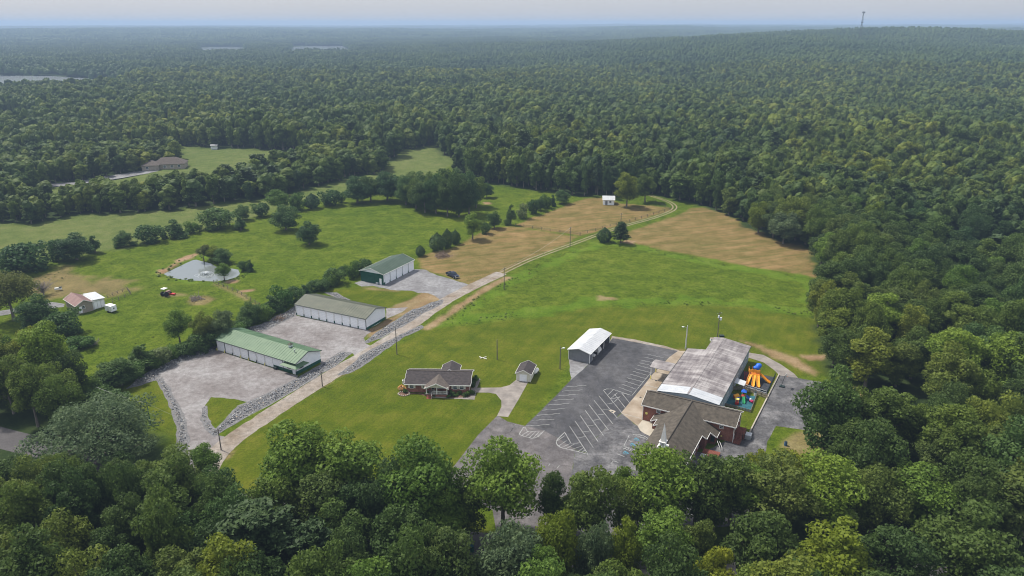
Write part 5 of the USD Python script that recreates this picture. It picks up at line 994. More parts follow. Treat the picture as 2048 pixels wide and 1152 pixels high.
# communications tower on the ridge
tx, ty = (1716 - 1024) / FPX * 1606, 1690.0; tz = float(terrain(tx, ty)); HT = 106.5 - tz
o = thing('lattice_tower', 'tall thin lattice communications tower on the far right ridge', 'tower', (tx, ty, tz))
for k_ in range(3):
    a = k_ * 2.094; b = MB(); b.tube((3.2 * math.cos(a), 3.2 * math.sin(a), 0), (.7 * math.cos(a), .7 * math.sin(a), HT), .34, .24, 5); b.build('leg', 'wire_dark', o)
b = MB()
for i in range(14):
    z0, z1 = HT * i / 14, HT * (i + 1) / 14; r0, r1 = 3.2 - 2.5 * i / 14, 3.2 - 2.5 * (i + 1) / 14
    for k_ in range(3):
        a, c = k_ * 2.094, (k_ + 1) * 2.094; b.tube((r0 * math.cos(a), r0 * math.sin(a), z0), (r1 * math.cos(c), r1 * math.sin(c), z1), .12, .12, 4)
b.build('bracing', 'wire_dark', o)
for z, r_, h_ in ((HT - 3, 2.6, 2.6), (HT * .68, 1.9, 1.8)):
    b = MB(); b.tube((0, 0, z), (0, 0, z + .4), r_, r_, 9)
    for i in range(9): a = i * .698; b.box(r_ * math.cos(a) - .25, r_ * math.cos(a) + .25, r_ * math.sin(a) - .25, r_ * math.sin(a) + .25, z - h_ / 2, z + h_ / 2)
    b.build('antenna_ring', 'wire_dark', o)

# ------------------------------------------------------------------ riprap stones
def rock_proto(seed):
    rg = np.random.default_rng(seed); m = trimesh.convex.convex_hull(rg.normal(size=(11, 3)) * (1, .8, .6)); m.apply_scale(.5 / np.abs(m.vertices).max()); return m
def scatter(path, name, protos, mats, pos, rot, scl, idx, **kw):
    pi = UsdGeom.PointInstancer.Define(stage, path + '/' + numbered(name, path)); rel = []
    for i, parts in enumerate(protos):
        pp = f'{pi.GetPath()}/kind_{i + 1}'; UsdGeom.Xform.Define(stage, pp)
        for nm, ms, mt in parts: usdkit.mesh(stage, f'{pp}/{nm}', ms, MAT[mt])
        rel.append(pp)
    pi.CreatePrototypesRel().SetTargets(rel); pi.CreateProtoIndicesAttr(Vt.IntArray.FromNumpy(np.asarray(idx, np.int32)))
    pi.CreatePositionsAttr(Vt.Vec3fArray.FromNumpy(np.asarray(pos, np.float32))); pi.CreateScalesAttr(Vt.Vec3fArray.FromNumpy(np.asarray(scl, np.float32)))
    pi.CreateOrientationsAttr(Vt.QuathArray([Gf.Quath(float(math.cos(a / 2)), 0, 0, float(math.sin(a / 2))) for a in rot])); data(pi.GetPrim(), **kw); return pi
def leafball(n, size, seed, up=.3):
    """A tuft of leaf-sized faces."""
    rg = np.random.default_rng(seed); d = rg.normal(size=(n, 3)); d[:, 2] = np.abs(d[:, 2]) + up; d /= np.linalg.norm(d, axis=1)[:, None]; c = d * (rg.random((n, 1)) ** .4) * .5; return cards(c, d, size, rg)
def cards(c, nrm, size, rg, spread=.75, aspect=1.5):
    """Small four-sided leaf clumps at c that face roughly along nrm."""
    n = len(c); nn = nrm + rg.normal(size=(n, 3)) * spread; nn /= np.linalg.norm(nn, axis=1)[:, None] + 1e-9
    t = np.cross(nn, rg.normal(size=(n, 3))); t /= np.linalg.norm(t, axis=1)[:, None] + 1e-9; b = np.cross(nn, t)
    s = (size * (.6 + .8 * rg.random(n)))[:, None] / 2; k = .6 + .5 * rg.random((n, 1)); bend = nn * s * .35
    v = np.stack([c - t * s * aspect - bend, c - b * s * k, c + t * s * aspect - bend, c + b * s * k], 1).reshape(-1, 3); i = np.arange(n)[:, None] * 4
    return v, np.vstack([i + [0, 1, 3], i + [1, 2, 3]])
def sample_in(poly, n, rg):
    b = poly.bounds; p = rg.random((n, 2)) * (b[2] - b[0], b[3] - b[1]) + (b[0], b[1]); return p[shapely.contains_xy(poly, p[:, 0], p[:, 1])]
rg = np.random.default_rng(21); P = np.vstack([sample_in(p, int(13 * (p.bounds[2] - p.bounds[0]) * (p.bounds[3] - p.bounds[1])), rg) for p in RIP]); P = P[rg.random(len(P)) < np.clip(shapely.distance(RIPU.boundary, shapely.points(P[:, 0], P[:, 1])) / .9 + .15, 0, 1)]
dd = np.array([p.boundary.distance(Point(0, 0)) for p in RIP[:1]]); de = shapely.distance(RIPU.boundary, shapely.points(P[:, 0], P[:, 1]))
sc = (.17 + .36 * rg.random(len(P)) ** 2.2)[:, None] * (.8 + .5 * rg.random((len(P), 3)))
MAT['riprap'] = usdkit.material(stage, '/World/Looks/riprap', {'o': ('object_info', {}), 'r': ('rgb_ramp', {'ramp': [(0, (.07, .075, .085)), (.30, (.14, .148, .165)), (.55, (.22, .23, .25)), (.78, (.36, .37, .38)), (.88, (.32, .26, .19)), (1, (.52, .52, .51))]}), 'p': ('principled_bsdf', {'roughness': .9})}, [('o.random', 'r.fac'), ('r.color', 'p.base_color')], surface='p.BSDF')
scatter('/World', 'riprap', [[('stone', rock_proto(40 + i), 'riprap')] for i in range(6)], None, np.column_stack([P, .03 + .25 * np.clip(de / 1.6, 0, 1) + .06 * rg.random(len(P))]), rg.random(len(P)) * 6.28, sc, rg.integers(0, 6, len(P)), kind='stuff')

# tall grass and weeds on the unmown meadow edges
MEADOW = Polygon(GP([(862, 652), (905, 626), (960, 590), (1010, 562), (1080, 526), (1150, 498), (1200, 484), (1262, 486), (1349, 507), (1433, 522), (1503, 538), (1569, 547), (1645, 562), (1640, 610), (1630, 636), (1500, 611), (1300, 609), (1180, 614), (1010, 638), (930, 647)])).buffer(0)
rg = np.random.default_rng(22); q = sample_in(MEADOW, 26000, rg)
dens = meshkit.fbm(np.column_stack([q * .06, np.zeros(len(q))]), 3, 6); dl = shapely.distance(MEADOW.boundary, shapely.points(q[:, 0], q[:, 1]))
keep = rg.random(len(q)) < np.where(dl < 4, .06 + .14 * (dens > .5), np.clip((dens - .50) * .6, .01, .1)); q = q[keep]; dl = dl[keep]
edge_p = sample_in(POND.buffer(2.5).difference(POND.buffer(-.4)), 1500, rg)[:70]; past = sample_in(OPEN[0].difference(BUILT.buffer(2)).difference(unary_union(LAWN + HAY + PALE)).difference(POND.buffer(1)).difference(MEADOW), 60000, rg)
dn = meshkit.fbm(np.column_stack([past * .05, np.zeros(len(past))]), 3, 12); past = past[(rg.random(len(past)) < np.clip((dn - .5) * 1.0, .0, .25)) & (past[:, 1] > 120)][:7000]
W = np.vstack([q, edge_p, past]); hs = np.concatenate([np.where(dl < 4, .34, .24) * (.5 + .7 * rg.random(len(q))), .35 + .4 * rg.random(len(edge_p)), .16 + .16 * rg.random(len(past))])
ws = hs * (1.7 + 1.0 * rg.random(len(W)))
scatter('/World', 'meadow_weeds', [[('tuft', leafball(26, .34, 60 + i, 1.6), 'weed')] for i in range(4)], None, np.column_stack([W, np.zeros(len(W))]), rg.random(len(W)) * 6.28, np.column_stack([ws, ws, hs]), rg.integers(0, 4, len(W)), kind='stuff')

# ------------------------------------------------------------------ trees
def lobes_tree(rg, H, R, base, nl, n, size, form='round', lo=.34):
    """Leaf clumps on overlapping lobes that fill a crown of height H, radius R, from height base."""
    cz, hz_ = (H + base) / 2, (H - base) / 2; L_ = []
    for i in range(nl):
        for _ in range(30):
            d = rg.normal(size=3); d /= np.linalg.norm(d); u = rg.random() ** .45
            z = d[2] * u; rad = math.hypot(d[0], d[1]) * u
            if form == 'round': w = 1.0
            elif form == 'tall': w = .95 if z < .2 else .85
            elif form == 'cone': w = np.clip(1.05 - .95 * (z + 1) / 2, .08, 1); rad = u * .8
            elif form == 'wide': w = 1.05
            elif form == 'spread': w = 1.0 if z > -.2 else .7
            else: w = 1.0
            break
        a = math.atan2(d[1], d[0]); r_l = R * lo * (.75 + .55 * rg.random()) * (max(.35, w) if form == 'cone' else 1)
        c = np.array([math.cos(a) * rad * (R - r_l * .7) * w, math.sin(a) * rad * (R - r_l * .7) * w, cz + z * (hz_ - r_l * .65)]); L_.append((c, r_l))
    out_c, out_n = [], []; tot = sum(r ** 2 for _, r in L_)
    for j, (c, r) in enumerate(L_):
        k = max(3, int(n * r * r / tot)); d = rg.normal(size=(k, 3)); d[:, 2] += .25; d /= np.linalg.norm(d, axis=1)[:, None]
        rr = r * (.55 + .62 * rg.random((k, 1)) ** .7); p = c + d * rr * (1, 1, .85)
        keep = np.ones(k, bool)
        for i, (c2, r2) in enumerate(L_):
            if i != j: keep &= np.linalg.norm((p - c2) / (1, 1, .85), axis=1) > r2 * .55
        out_c.append(p[keep]); out_n.append(d[keep])
    c, nr = np.vstack(out_c), np.vstack(out_n); return cards(c, nr, size, rg), L_
def lumpy(rg, R, sub=1, sq=1.0, amp=.42):
    m = trimesh.creation.icosphere(sub, 1.0); v = np.array(m.vertices); f_ = np.array(m.faces)
    n_ = meshkit.fbm(v * 2.1 + rg.random(3) * 40, 3, 5) - .5; v = v * (1 + amp * 2 * n_[:, None]); v[:, 2] *= sq
    keep = (v[f_][:, :, 2].mean(1) > -.55); return v * R, f_[keep]
def pine_crown(rg, H, R, base, n, size):
    c, nn = [], []; tiers = 15; L_ = []
    for i in range(tiers):
        z = base + (H - base) * (i + .3) / tiers; r = R * (1 - .72 * ((i + .2) / tiers) ** 1.4) * (.75 + .4 * rg.random()); nb = int(6 + 2 * rg.random())
        for k in range(nb):
            a = 6.283 * (k + rg.random() * .7) / nb; L = r * (.7 + .4 * rg.random()); m = max(4, int(n / tiers / nb)); t = rg.random(m) ** .55
            p = np.column_stack([math.cos(a) * L * t, math.sin(a) * L * t, z + .12 * L * t]) + rg.normal(size=(m, 3)) * (.16 * R / 4 + .14, .16 * R / 4 + .14, .16)
            c.append(p); d = rg.normal(size=(m, 3)) * .5 + (0, 0, .9); nn.append(d / np.linalg.norm(d, axis=1)[:, None]); L_.append((np.array([math.cos(a) * L * .9, math.sin(a) * L * .9, z + .1 * L]), .3))
    return cards(np.vstack(c), np.vstack(nn), size, rg, .5, 1.7), L_
def cedar_crown(rg, H, R, n, size):
    t = rg.random(n) ** .9; z = .06 * H + .94 * H * t; prof = np.sin(np.clip(t * .93 + .12, 0, 1) * math.pi) ** .7; a = rg.random(n) * 6.283
    bump_ = 1 + .18 * np.sin(a * 5 + t * 9) * np.cos(t * 14 + a * 2); r = R * prof * bump_ * (.8 + .22 * rg.random(n)); d = np.column_stack([np.cos(a), np.sin(a), .35 + .5 * (t - .4)]); d /= np.linalg.norm(d, axis=1)[:, None]
    return cards(np.column_stack([r * np.cos(a), r * np.sin(a), z]), d, size, rg, .6), []
def trunk_mesh(rg, H, base, rt, L_, limbs=9, top=.72):
    b = MB(); n = 5; p = [np.array([0, 0, -.4])]
    for i in range(1, n + 1): p.append(np.array([rg.normal() * .02 * H * i / n, rg.normal() * .02 * H * i / n, H * top * i / n]))
    rad = [rt * (1 - .8 * i / n) for i in range(n + 1)]; rad[0] = rt * 1.3; b.path(p, rad, 6)
    if L_:
        for i in rg.permutation(len(L_))[:limbs]:
            c = L_[i][0]; z0 = max(base * .7, min(c[2] - .35 * math.hypot(c[0], c[1]) - .4, H * top * .9)); t = np.clip(z0 / (H * top), .05, .98) * n; k = min(int(t), n - 1); q0 = p[k] + (p[k + 1] - p[k]) * (t - k)
            mid = (q0 + c) / 2 + (0, 0, -.05 * H); b.path([q0, mid, c], [rt * .34, rt * .22, rt * .07], 4)
    return b.arrays()
KINDS = {}
def kind(name, leaf, form, H, R, base, n, size, nl=22, seed=1, rt=.28, limbs=9, top=.72, lo=.34):
    rg = np.random.default_rng(seed)
    if form == 'pine': cr_, L_ = pine_crown(rg, H, R, base, n, size)
    elif form == 'cedar': cr_, L_ = cedar_crown(rg, H, R, n, size)
    else: cr_, L_ = lobes_tree(rg, H, R, base, nl, n, size, form, lo)
    tr = trunk_mesh(rg, H, base, rt, L_, limbs, top)
    KINDS[name] = dict(crown=cr_, trunk=tr, leaf=leaf, H=H, R=R, prim=None)
def class_prim(name):
    k = KINDS[name]
    if k['prim'] is None:
        path = '/World/tree_kind_' + name; k['prim'] = stage.CreateClassPrim(path); k['prim'].SetTypeName('Xform')
        usdkit.mesh(stage, path + '/trunk', k['trunk'], MAT[k.get('bark', 'bark')])
        if k['crown'] is not None: usdkit.mesh(stage, path + '/crown', k['crown'], MAT[k['leaf']])
    return k['prim']
NL = 10500
for i in range(4): kind(f'oak_{i}', 'leaf_mixed', 'round', 15, 5.8, 1.2, NL, .36, 40, 100 + i, .32, lo=.29)
for i in range(3): kind(f'tall_{i}', 'leaf_mixed', 'tall', 18, 5.0, 1.6, NL, .36, 44, 110 + i, .32, lo=.28)
kind('tall_mid_0', 'leaf_mid', 'tall', 19, 5.6, 3.6, 12500, .36, 44, 120, .36, 14, lo=.30); kind('tall_mid_1', 'leaf_mid', 'round', 17, 6.2, 3.6, 12500, .36, 40, 121, .36, 14, lo=.30); kind('tall_mid_2', 'leaf_mid', 'tall', 18, 5.2, 2.8, 12000, .34, 44, 122, .34, 14, lo=.28)
kind('oak_dark', 'leaf_dark', 'round', 14, 5.8, .8, NL, .35, 36, 130, .34, lo=.30); kind('oak_olive', 'leaf_olive', 'wide', 15, 7.5, 3.5, 11000, .38, 36, 131, .45, 14, lo=.28); kind('yellow_0', 'leaf_yellow', 'round', 13, 4.8, 1.5, 8000, .33, 30, 132, .25, lo=.30); kind('yellow_1', 'leaf_yellow', 'tall', 16, 4.6, 2.0, 8500, .33, 34, 133, .26, lo=.30)
kind('oak_wide', 'leaf_grey', 'wide', 14, 10.5, 1.5, 24000, .30, 64, 150, .5, 16, lo=.22); kind('grey_0', 'leaf_grey', 'round', 13, 5.8, 1.0, NL, .35, 40, 134, .3, lo=.28); kind('pine_0', 'needle_pine', 'pine', 17, 6.5, 2.5, 12000, .40, seed=135, rt=.34, top=.97); kind('pine_1', 'needle_pine', 'pine', 15, 4.6, 3.5, 5000, .5, seed=136, rt=.3, top=.97)
kind('cedar_0', 'needle_cedar', 'cedar', 6, 2.2, 0, 2600, .30, seed=137, rt=.2, top=.8); kind('cedar_1', 'needle_cedar', 'cedar', 7, 2.6, 0, 2600, .34, seed=138, rt=.2, top=.8)
kind('bush_0', 'leaf_shrub', 'round', 4, 2.3, -.5, 2600, .26, 18, 139, .10, 4, .6, .38); kind('bush_1', 'leaf_dark', 'round', 5, 2.6, -.6, 3000, .28, 20, 140, .12, 4, .6, .38); kind('bush_2', 'leaf_dark', 'cone', 8, 3.2, -.4, 4200, .30, 36, 141, .16, 5, .8, .40)
kind('shrub_0', 'leaf_shrub', 'round', 1.2, .75, -.1, 500, .16, 8, 142, .05, 3, .6, .45); kind('shrub_1', 'leaf_dark', 'round', 1.2, .75, -.1, 500, .16, 8, 143, .05, 3, .6, .45)
kind('willow', 'leaf_olive', 'tall', 9, 3.0, .4, 3200, .30, 20, 144, .2, 8); kind('grey_bush', 'leaf_grey', 'round', 5, 2.4, -.4, 2600, .26, 18, 145, .12, 4, .6, .38)
rgb_ = np.random.default_rng(9); bt = MB()                         # a leafless tree
for i in range(60):
    a, e = rgb_.random() * 6.283, .5 + rgb_.random() * .9; l = 1.2 + 2.2 * rgb_.random(); p0 = np.array([0, 0, .3 + 2.2 * rgb_.random()]); d = np.array([math.cos(a) * math.cos(e), math.sin(a) * math.cos(e), math.sin(e)]); p1 = p0 + d * l; bt.tube(p0, p1, .06, .02, 4)
    for j in range(5): d2 = d + rgb_.normal(size=3) * .5; bt.tube(p0 + d * l * (.3 + .14 * j), p0 + d * l * (.3 + .14 * j) + d2 * .8, .025, .01, 3)
bt.tube((0, 0, -.2), (0, 0, 3.2), .14, .07, 6); KINDS['bare'] = dict(crown=None, trunk=bt.arrays(), leaf=None, bark='bare_twig', H=5.5, R=2.6, prim=None)
PLACED = []
def plant(name, kind_, label, cat, x, y, h, w=None, group=None, z=None, rot=None):
    k = KINDS[kind_]; p = class_prim(kind_); sz = h / k['H']; sw = sz if w is None else w / (2 * k['R'])
    X = UsdGeom.Xform.Define(stage, '/World/' + numbered(name)); zz = float(terrain(x, y)) if z is None else z
    X.AddTranslateOp().Set(Gf.Vec3d(float(x), float(y), zz - .05)); X.AddRotateZOp().Set(float(RNG.random() * 360 if rot is None else rot)); X.AddScaleOp().Set(Gf.Vec3f(float(sw), float(sw), float(sz)))
    q = X.GetPrim(); q.GetReferences().AddInternalReference(p.GetPath()); q.SetInstanceable(True); data(q, label=label, category=cat, group=group)
    PLACED.append((x, y, (w or 2 * k['R'] * sz) / 2)); return q
def tree(name, kind_, label, base, top_y, w_px, cat='tree', group=None, lift=0):
    x, y = G(*base); h = height_of(base, (base[0], top_y)) * 1.02; w_px *= 1.22 if kind_.startswith(('bush', 'grey_bush')) or (kind_ == 'oak_dark' and w_px < 70) else 1; r = math.hypot(x, y, CAMZ); plant(name, kind_, label, cat, x, y, h, w_px * r / FPX * 1.05, group)

T = [  # name, kind, label, base, top row, width
 ('oak_tree', 'oak_olive', 'spreading olive-brown oak with dark forked trunk left of the barn', (29, 642), 541, 84),
 ('dark_tree', 'oak_dark', 'dense dark rounded tree just left of the barn', (83, 662), 589, 56), ('bushy_tree', 'bush_1', 'dark bushy tree in front of the barn wall', (135, 670), 614, 54),
 ('tall_tree', 'tall_mid_0', 'tall light green tree on the left pasture above the woodland', (108, 790), 638, 82), ('tall_tree', 'tall_1', 'tall tree at the left pasture edge, left of the light green one', (58, 790), 690, 60), ('broadleaf_tree', 'oak_1', 'dark green tree at the right foot of the tall light green one', (150, 800), 700, 62),
 ('bare_tree', 'bare', 'leafless pinkish grey small tree behind the barn', (88, 590), 556, 44), ('low_bush', 'bush_0', 'low round bush on the pasture below the barn', (166, 696), 671, 40),
 ('round_tree', 'tall_mid_1', 'rounded light green tree on the pasture edge above the stony bank', (361, 690), 620, 56), ('broadleaf_tree', 'oak_2', 'left of two dark trees at the top of the stony bank', (411, 694), 622, 48), ('broadleaf_tree', 'grey_0', 'right of two dark trees behind the green-roofed building', (448, 686), 619, 52), ('bush', 'bush_1', 'dark bush at the left end of the green-roofed storage building', (405, 703), 662, 38),
 ('broadleaf_tree', 'oak_dark', 'small dark tree on the stony bank between the two near storage buildings', (502, 647), 605, 40), ('shrubby_tree', 'bush_2', 'leftmost bushy tree left of the middle storage building', (545, 627), 586, 42), ('shrubby_tree', 'bush_0', 'middle bushy tree left of the middle storage building', (566, 616), 571, 40), ('shrubby_tree', 'bush_1', 'bushy tree touching the left end of the middle storage building', (590, 603), 572, 34),
 ('cedar_bush', 'bush_2', 'large dark pyramid-shaped bush above the gravel lot', (288, 738), 681, 64), ('grey_bush', 'grey_bush', 'silvery grey-green bush beside the pyramid-shaped one', (323, 730), 694, 38), ('bush', 'bush_0', 'green bush at the top corner of the stony bank', (342, 717), 691, 28),
 ('broadleaf_tree', 'oak_dark', 'dark bushy tree at the top tip of the triangular lawn', (243, 770), 716, 62), ('bush', 'bush_1', 'rounded bush left of the triangular lawn tip', (213, 780), 740, 46), ('small_tree', 'tall_mid_2', 'light green young tree at the woodland edge left of the triangular lawn', (187, 795), 757, 36), ('bush', 'bush_2', 'dark bush overhanging the left edge of the triangular lawn', (236, 815), 775, 62),
 ('big_oak', 'oak_wide', 'huge round grey-green oak below the triangular lawn', (210, 925), 808, 215),
 ('hedgerow_tree', 'bush_1', 'wide dark tree in the hedgerow at far left', (64, 540), 477, 64), ('hedgerow_tree', 'bush_0', 'low bush at the left edge of the hedgerow', (21, 546), 510, 42), ('hedgerow_tree', 'bush_1', 'narrow tree in a hedgerow group of three, left one', (117, 521), 475, 28), ('hedgerow_tree', 'oak_dark', 'broad tree in the middle of a hedgerow group of three', (154, 519), 467, 56), ('hedgerow_tree', 'bush_2', 'right narrow tree in a hedgerow group of three', (191, 505), 465, 28),
 ('hedgerow_tree', 'oak_dark', 'single upright tree in the hedgerow left of the pond', (249, 493), 462, 28), ('hedgerow_shrub', 'bush_0', 'little shrub left of the single upright hedgerow tree', (238, 495), 485, 15), ('hedgerow_shrub', 'bush_1', 'little shrub right of the single upright hedgerow tree', (268, 491), 481, 14), ('hedgerow_tree', 'bush_1', 'dense bushy tree above the left end of the pond', (303, 485), 446, 42), ('hedgerow_shrub', 'bush_2', 'narrow shrub between two dense trees above the pond', (328, 476), 457, 17), ('hedgerow_tree', 'bush_2', 'dense pointed tree above the pond', (350, 475), 434, 44), ('hedgerow_tree', 'bush_0', 'small bushy tree right of the dense pointed one', (385, 466), 441, 23), ('hedgerow_shrub', 'bush_1', 'tiny shrub in the hedgerow gap above the pond trees', (399, 461), 448, 12),
 ('hedgerow_tree', 'bush_1', 'big wide dark tree in the middle of the hedgerow', (435.5, 456), 414, 56), ('hedgerow_tree', 'bush_2', 'dark cone-shaped tree at the pasture side of the hedgerow', (482, 460), 428, 30), ('hedgerow_tree', 'oak_dark', 'thin tree behind the dark cone-shaped hedgerow tree', (486, 439), 410, 27), ('hedgerow_tree', 'bush_1', 'bushy hedgerow tree left of the broad light one', (521, 432), 403, 29), ('hedgerow_tree', 'tall_mid_1', 'broad lighter green tree in the hedgerow', (558, 427), 380, 54), ('hedgerow_tree', 'bush_0', 'smaller tree right of the broad lighter hedgerow tree', (596, 419), 383, 30), ('field_tree', 'oak_dark', 'round grey-green tree standing in the pasture below the hedgerow', (572, 460), 411, 49), ('field_tree', 'oak_dark', 'lone round dark tree on a stem in the open pasture', (619, 488), 444, 41),
 ('hedgerow_tree', 'cedar_1', 'pointed dark cedar in the hedgerow', (625, 417), 387, 27), ('hedgerow_tree', 'bush_1', 'bushy tree right of the pointed hedgerow cedar', (660, 411), 377, 37), ('hedgerow_shrub', 'bush_0', 'narrow bush before the tall hedgerow group', (683, 404), 384, 13), ('hedgerow_tree', 'oak_dark', 'left tree of the tall dark hedgerow group', (715, 406), 353, 54), ('hedgerow_tree', 'oak_2', 'middle tree of the tall dark hedgerow group', (742, 404), 348, 48), ('hedgerow_tree', 'oak_dark', 'right tree of the tall dark hedgerow group', (775, 402), 344, 54),
 ('pond_willow', 'willow', 'slender weeping tree at the back edge of the pond', (408, 521), 483, 28), ('pond_tree', 'yellow_0', 'yellow-green tree at the back edge of the pond', (432, 520), 489, 36), ('pond_tree', 'oak_dark', 'dark bush leaning over the back edge of the pond', (445, 527), 497, 32), ('pond_tree', 'tall_mid_1', 'round green tree on a stem at the front edge of the pond', (449, 559), 527, 32), ('pond_shrub', 'bush_1', 'left of two shrubs at the right end of the pond', (488, 541), 519, 16), ('pond_shrub', 'bush_2', 'right of two shrubs at the right end of the pond', (501, 542), 516, 18),
 ('bush', 'bush_1', 'dense bush against the green end of the farthest storage building', (726, 546), 516, 31), ('bush', 'bush_0', 'bush left of the farthest storage building', (703, 556), 524, 24), ('bush', 'bush_1', 'dark bush two places left of the farthest storage building', (672, 567), 534, 36), ('bush', 'bush_0', 'small bush at the corner of the gravel and hay edge', (649, 575), 553, 17), ('bush', 'bush_1', 'bush behind the small corner bush near the storage yard', (690, 548), 530, 20),
 ('cedar', 'cedar_1', 'largest dark cedar at the corner of the hay field', (875, 501), 466, 31), ('cedar', 'cedar_0', 'middle cedar of three at the corner of the hay field', (895, 495), 458, 22), ('cedar', 'cedar_0', 'right cedar of three at the corner of the hay field', (911, 488), 460, 19), ('cedar', 'cedar_0', 'small round cedar beside the farthest storage building', (841, 512), 491, 18),
 ('field_edge_tree', 'tall_mid_2', 'loose green tree at the top edge of the lower hay field', (945, 479), 425, 43), ('field_edge_tree', 'bush_1', 'short bush at the top edge of the lower hay field', (971, 468), 443, 20), ('field_edge_tree', 'oak_dark', 'round tree at the top edge of the lower hay field', (989, 457), 423, 26), ('field_edge_tree', 'bush_2', 'pointed tree at the corner between the hay fields', (1022, 450), 403, 25), ('field_edge_tree', 'grey_bush', 'greyish bush at the corner between the hay fields', (1046, 437), 407, 22), ('field_edge_tree', 'bush_1', 'first of four trees in a row on the upper hay field edge', (1066, 428), 396, 22), ('field_edge_tree', 'oak_dark', 'second of four trees in a row on the upper hay field edge', (1081, 422), 394, 20), ('field_edge_tree', 'bush_0', 'third of four trees in a row on the upper hay field edge', (1093, 417), 388, 20), ('field_edge_tree', 'bush_2', 'fourth of four trees in a row on the upper hay field edge', (1105, 413), 386, 15), ('field_edge_tree', 'oak_dark', 'wide tree ending the row on the upper hay field edge', (1124, 408), 380, 27),
 ('field_tree', 'oak_dark', 'lone round tree on the far lawn beside the dark grove', (973.5, 395), 366, 26), ('cedar', 'cedar_1', 'round dark cedar beside the farm track', (1208.5, 485), 455, 28), ('pine_tree', 'pine_1', 'loose pine beside the round cedar at the farm track', (1241, 488), 445, 38),
 ('broadleaf_tree', 'yellow_1', 'tall yellow-green tree beside the white barn', (1253, 414), 344, 52), ('broadleaf_tree', 'tall_1', 'tall green tree right of the yellow-green one by the white barn', (1290, 404), 345, 42), ('thin_tree', 'tall_2', 'thin bare-stemmed tree behind the white barn', (1213, 396), 330, 20), ('broadleaf_tree', 'yellow_0', 'light green rounded tree at the right edge of the hay field', (1516, 466), 398, 48), ('broadleaf_tree', 'grey_0', 'bluish green round tree at the right edge of the hay field', (1566, 488), 423, 60), ('yellow_tree', 'yellow_1', 'tall yellow-green tree rising from the right woodland', (1748, 395), 318, 48),
 ('broadleaf_tree', 'oak_dark', 'large dark tree at the right edge of the side lot', (1648, 910), 735, 118), ('broadleaf_tree', 'oak_2', 'broad tree overhanging the right corner of the side lot', (1695, 905), 760, 90), ('small_tree', 'bush_0', 'small grey-green tree at the foot of the side lot tree', (1686, 925), 870, 56), ('young_tree', 'tall_mid_2', 'young round-topped tree at the right path', (1767, 955), 895, 44),
 ('roadside_tree', 'tall_mid_0', 'leftmost tall tree of the row before the brick house lawn', (602, 1040), 849, 150), ('roadside_tree', 'tall_mid_2', 'second tall tree of the row before the brick house lawn', (702, 1045), 862, 145), ('roadside_tree', 'tall_mid_1', 'tall tree at the foot of the lawn beside the lot corner', (845, 1077), 884, 175), ('roadside_tree', 'tall_mid_1', 'round-crowned tree with bare trunk at the lot entrance', (1005, 1072), 885, 158), ('understory_tree', 'oak_2', 'small tree between two tall trees at the lot corner', (935, 1075), 945, 84), ('understory_tree', 'oak_0', 'lower tree filling the gap at the foot of the lawn', (772, 1092), 925, 110), ('understory_tree', 'tall_0', 'dark lower tree between the first two tall roadside trees', (655, 1088), 930, 110),
 ('broadleaf_tree', 'oak_1', 'rounded tree beside the road left of the drive mouth', (362, 978), 897, 92), ('broadleaf_tree', 'oak_2', 'rounded tree in front of the slim drive mouth tree', (425, 1015), 938, 78), ('understory_tree', 'oak_1', 'rounded tree low in front of the leftmost tall roadside tree', (560, 1085), 950, 110), ('understory_tree', 'oak_3', 'rounded tree low between the two tallest lawn-side trees', (722, 1100), 965, 100), ('understory_tree', 'tall_mid_2', 'fresh green tree low before the tall tree at the lot corner', (885, 1110), 985, 100), ('understory_tree', 'oak_0', 'dark tree low at the road right of the big feathery pine', (690, 1150), 1010, 120), ('understory_tree', 'tall_1', 'tall narrow tree at the roadside below the lot corner tree', (812, 1160), 1000, 110), ('understory_tree', 'oak_2', 'rounded tree at the roadside left of the wheeled bin', (880, 1190), 1045, 110),
 ('broadleaf_tree', 'oak_0', 'rounded tree before the lower corner of the church', (1425, 1062), 925, 100), ('broadleaf_tree', 'tall_mid_2', 'fresh green tree where the side lot meets the trees', (1495, 1050), 928, 96), ('broadleaf_tree', 'oak_1', 'low rounded tree left of the bright green church tree', (1262, 1075), 960, 90), ('broadleaf_tree', 'tall_0', 'narrow tree in the gap below the parking lot', (1142, 1075), 975, 70),
 ('bank_bush', 'bush_0', 'low pale bush on the bank between the silvery bush and the rounded light tree', (352, 711), 687, 30), ('bank_bush', 'bush_1', 'dark bush at the back left corner of the green-roofed building', (430, 693), 655, 34), ('bank_bush', 'bush_1', 'dark bush between the two bushy trees left of the middle storage building', (556, 621), 590, 30), ('bank_bush', 'bush_0', 'light bush at the left foot of the bushy trees by the middle building', (535, 633), 604, 28), ('bank_bush', 'bush_0', 'low bush in the hedge between the middle and farthest storage buildings', (660, 571), 549, 26), ('bank_bush', 'bush_1', 'dark low bush on the hedge just behind the middle building corner', (645, 580), 556, 26), ('bank_bush', 'bush_2', 'narrow dark bush in the hedge left of the farthest storage building', (714, 551), 520, 24), ('bank_bush', 'bush_0', 'low bush on the bank right of the tip of the triangular lawn', (308, 735), 706, 34), ('bank_bush', 'bush_0', 'low bush on the bank right of the small dark tree behind the building roof', (510, 643), 614, 28),
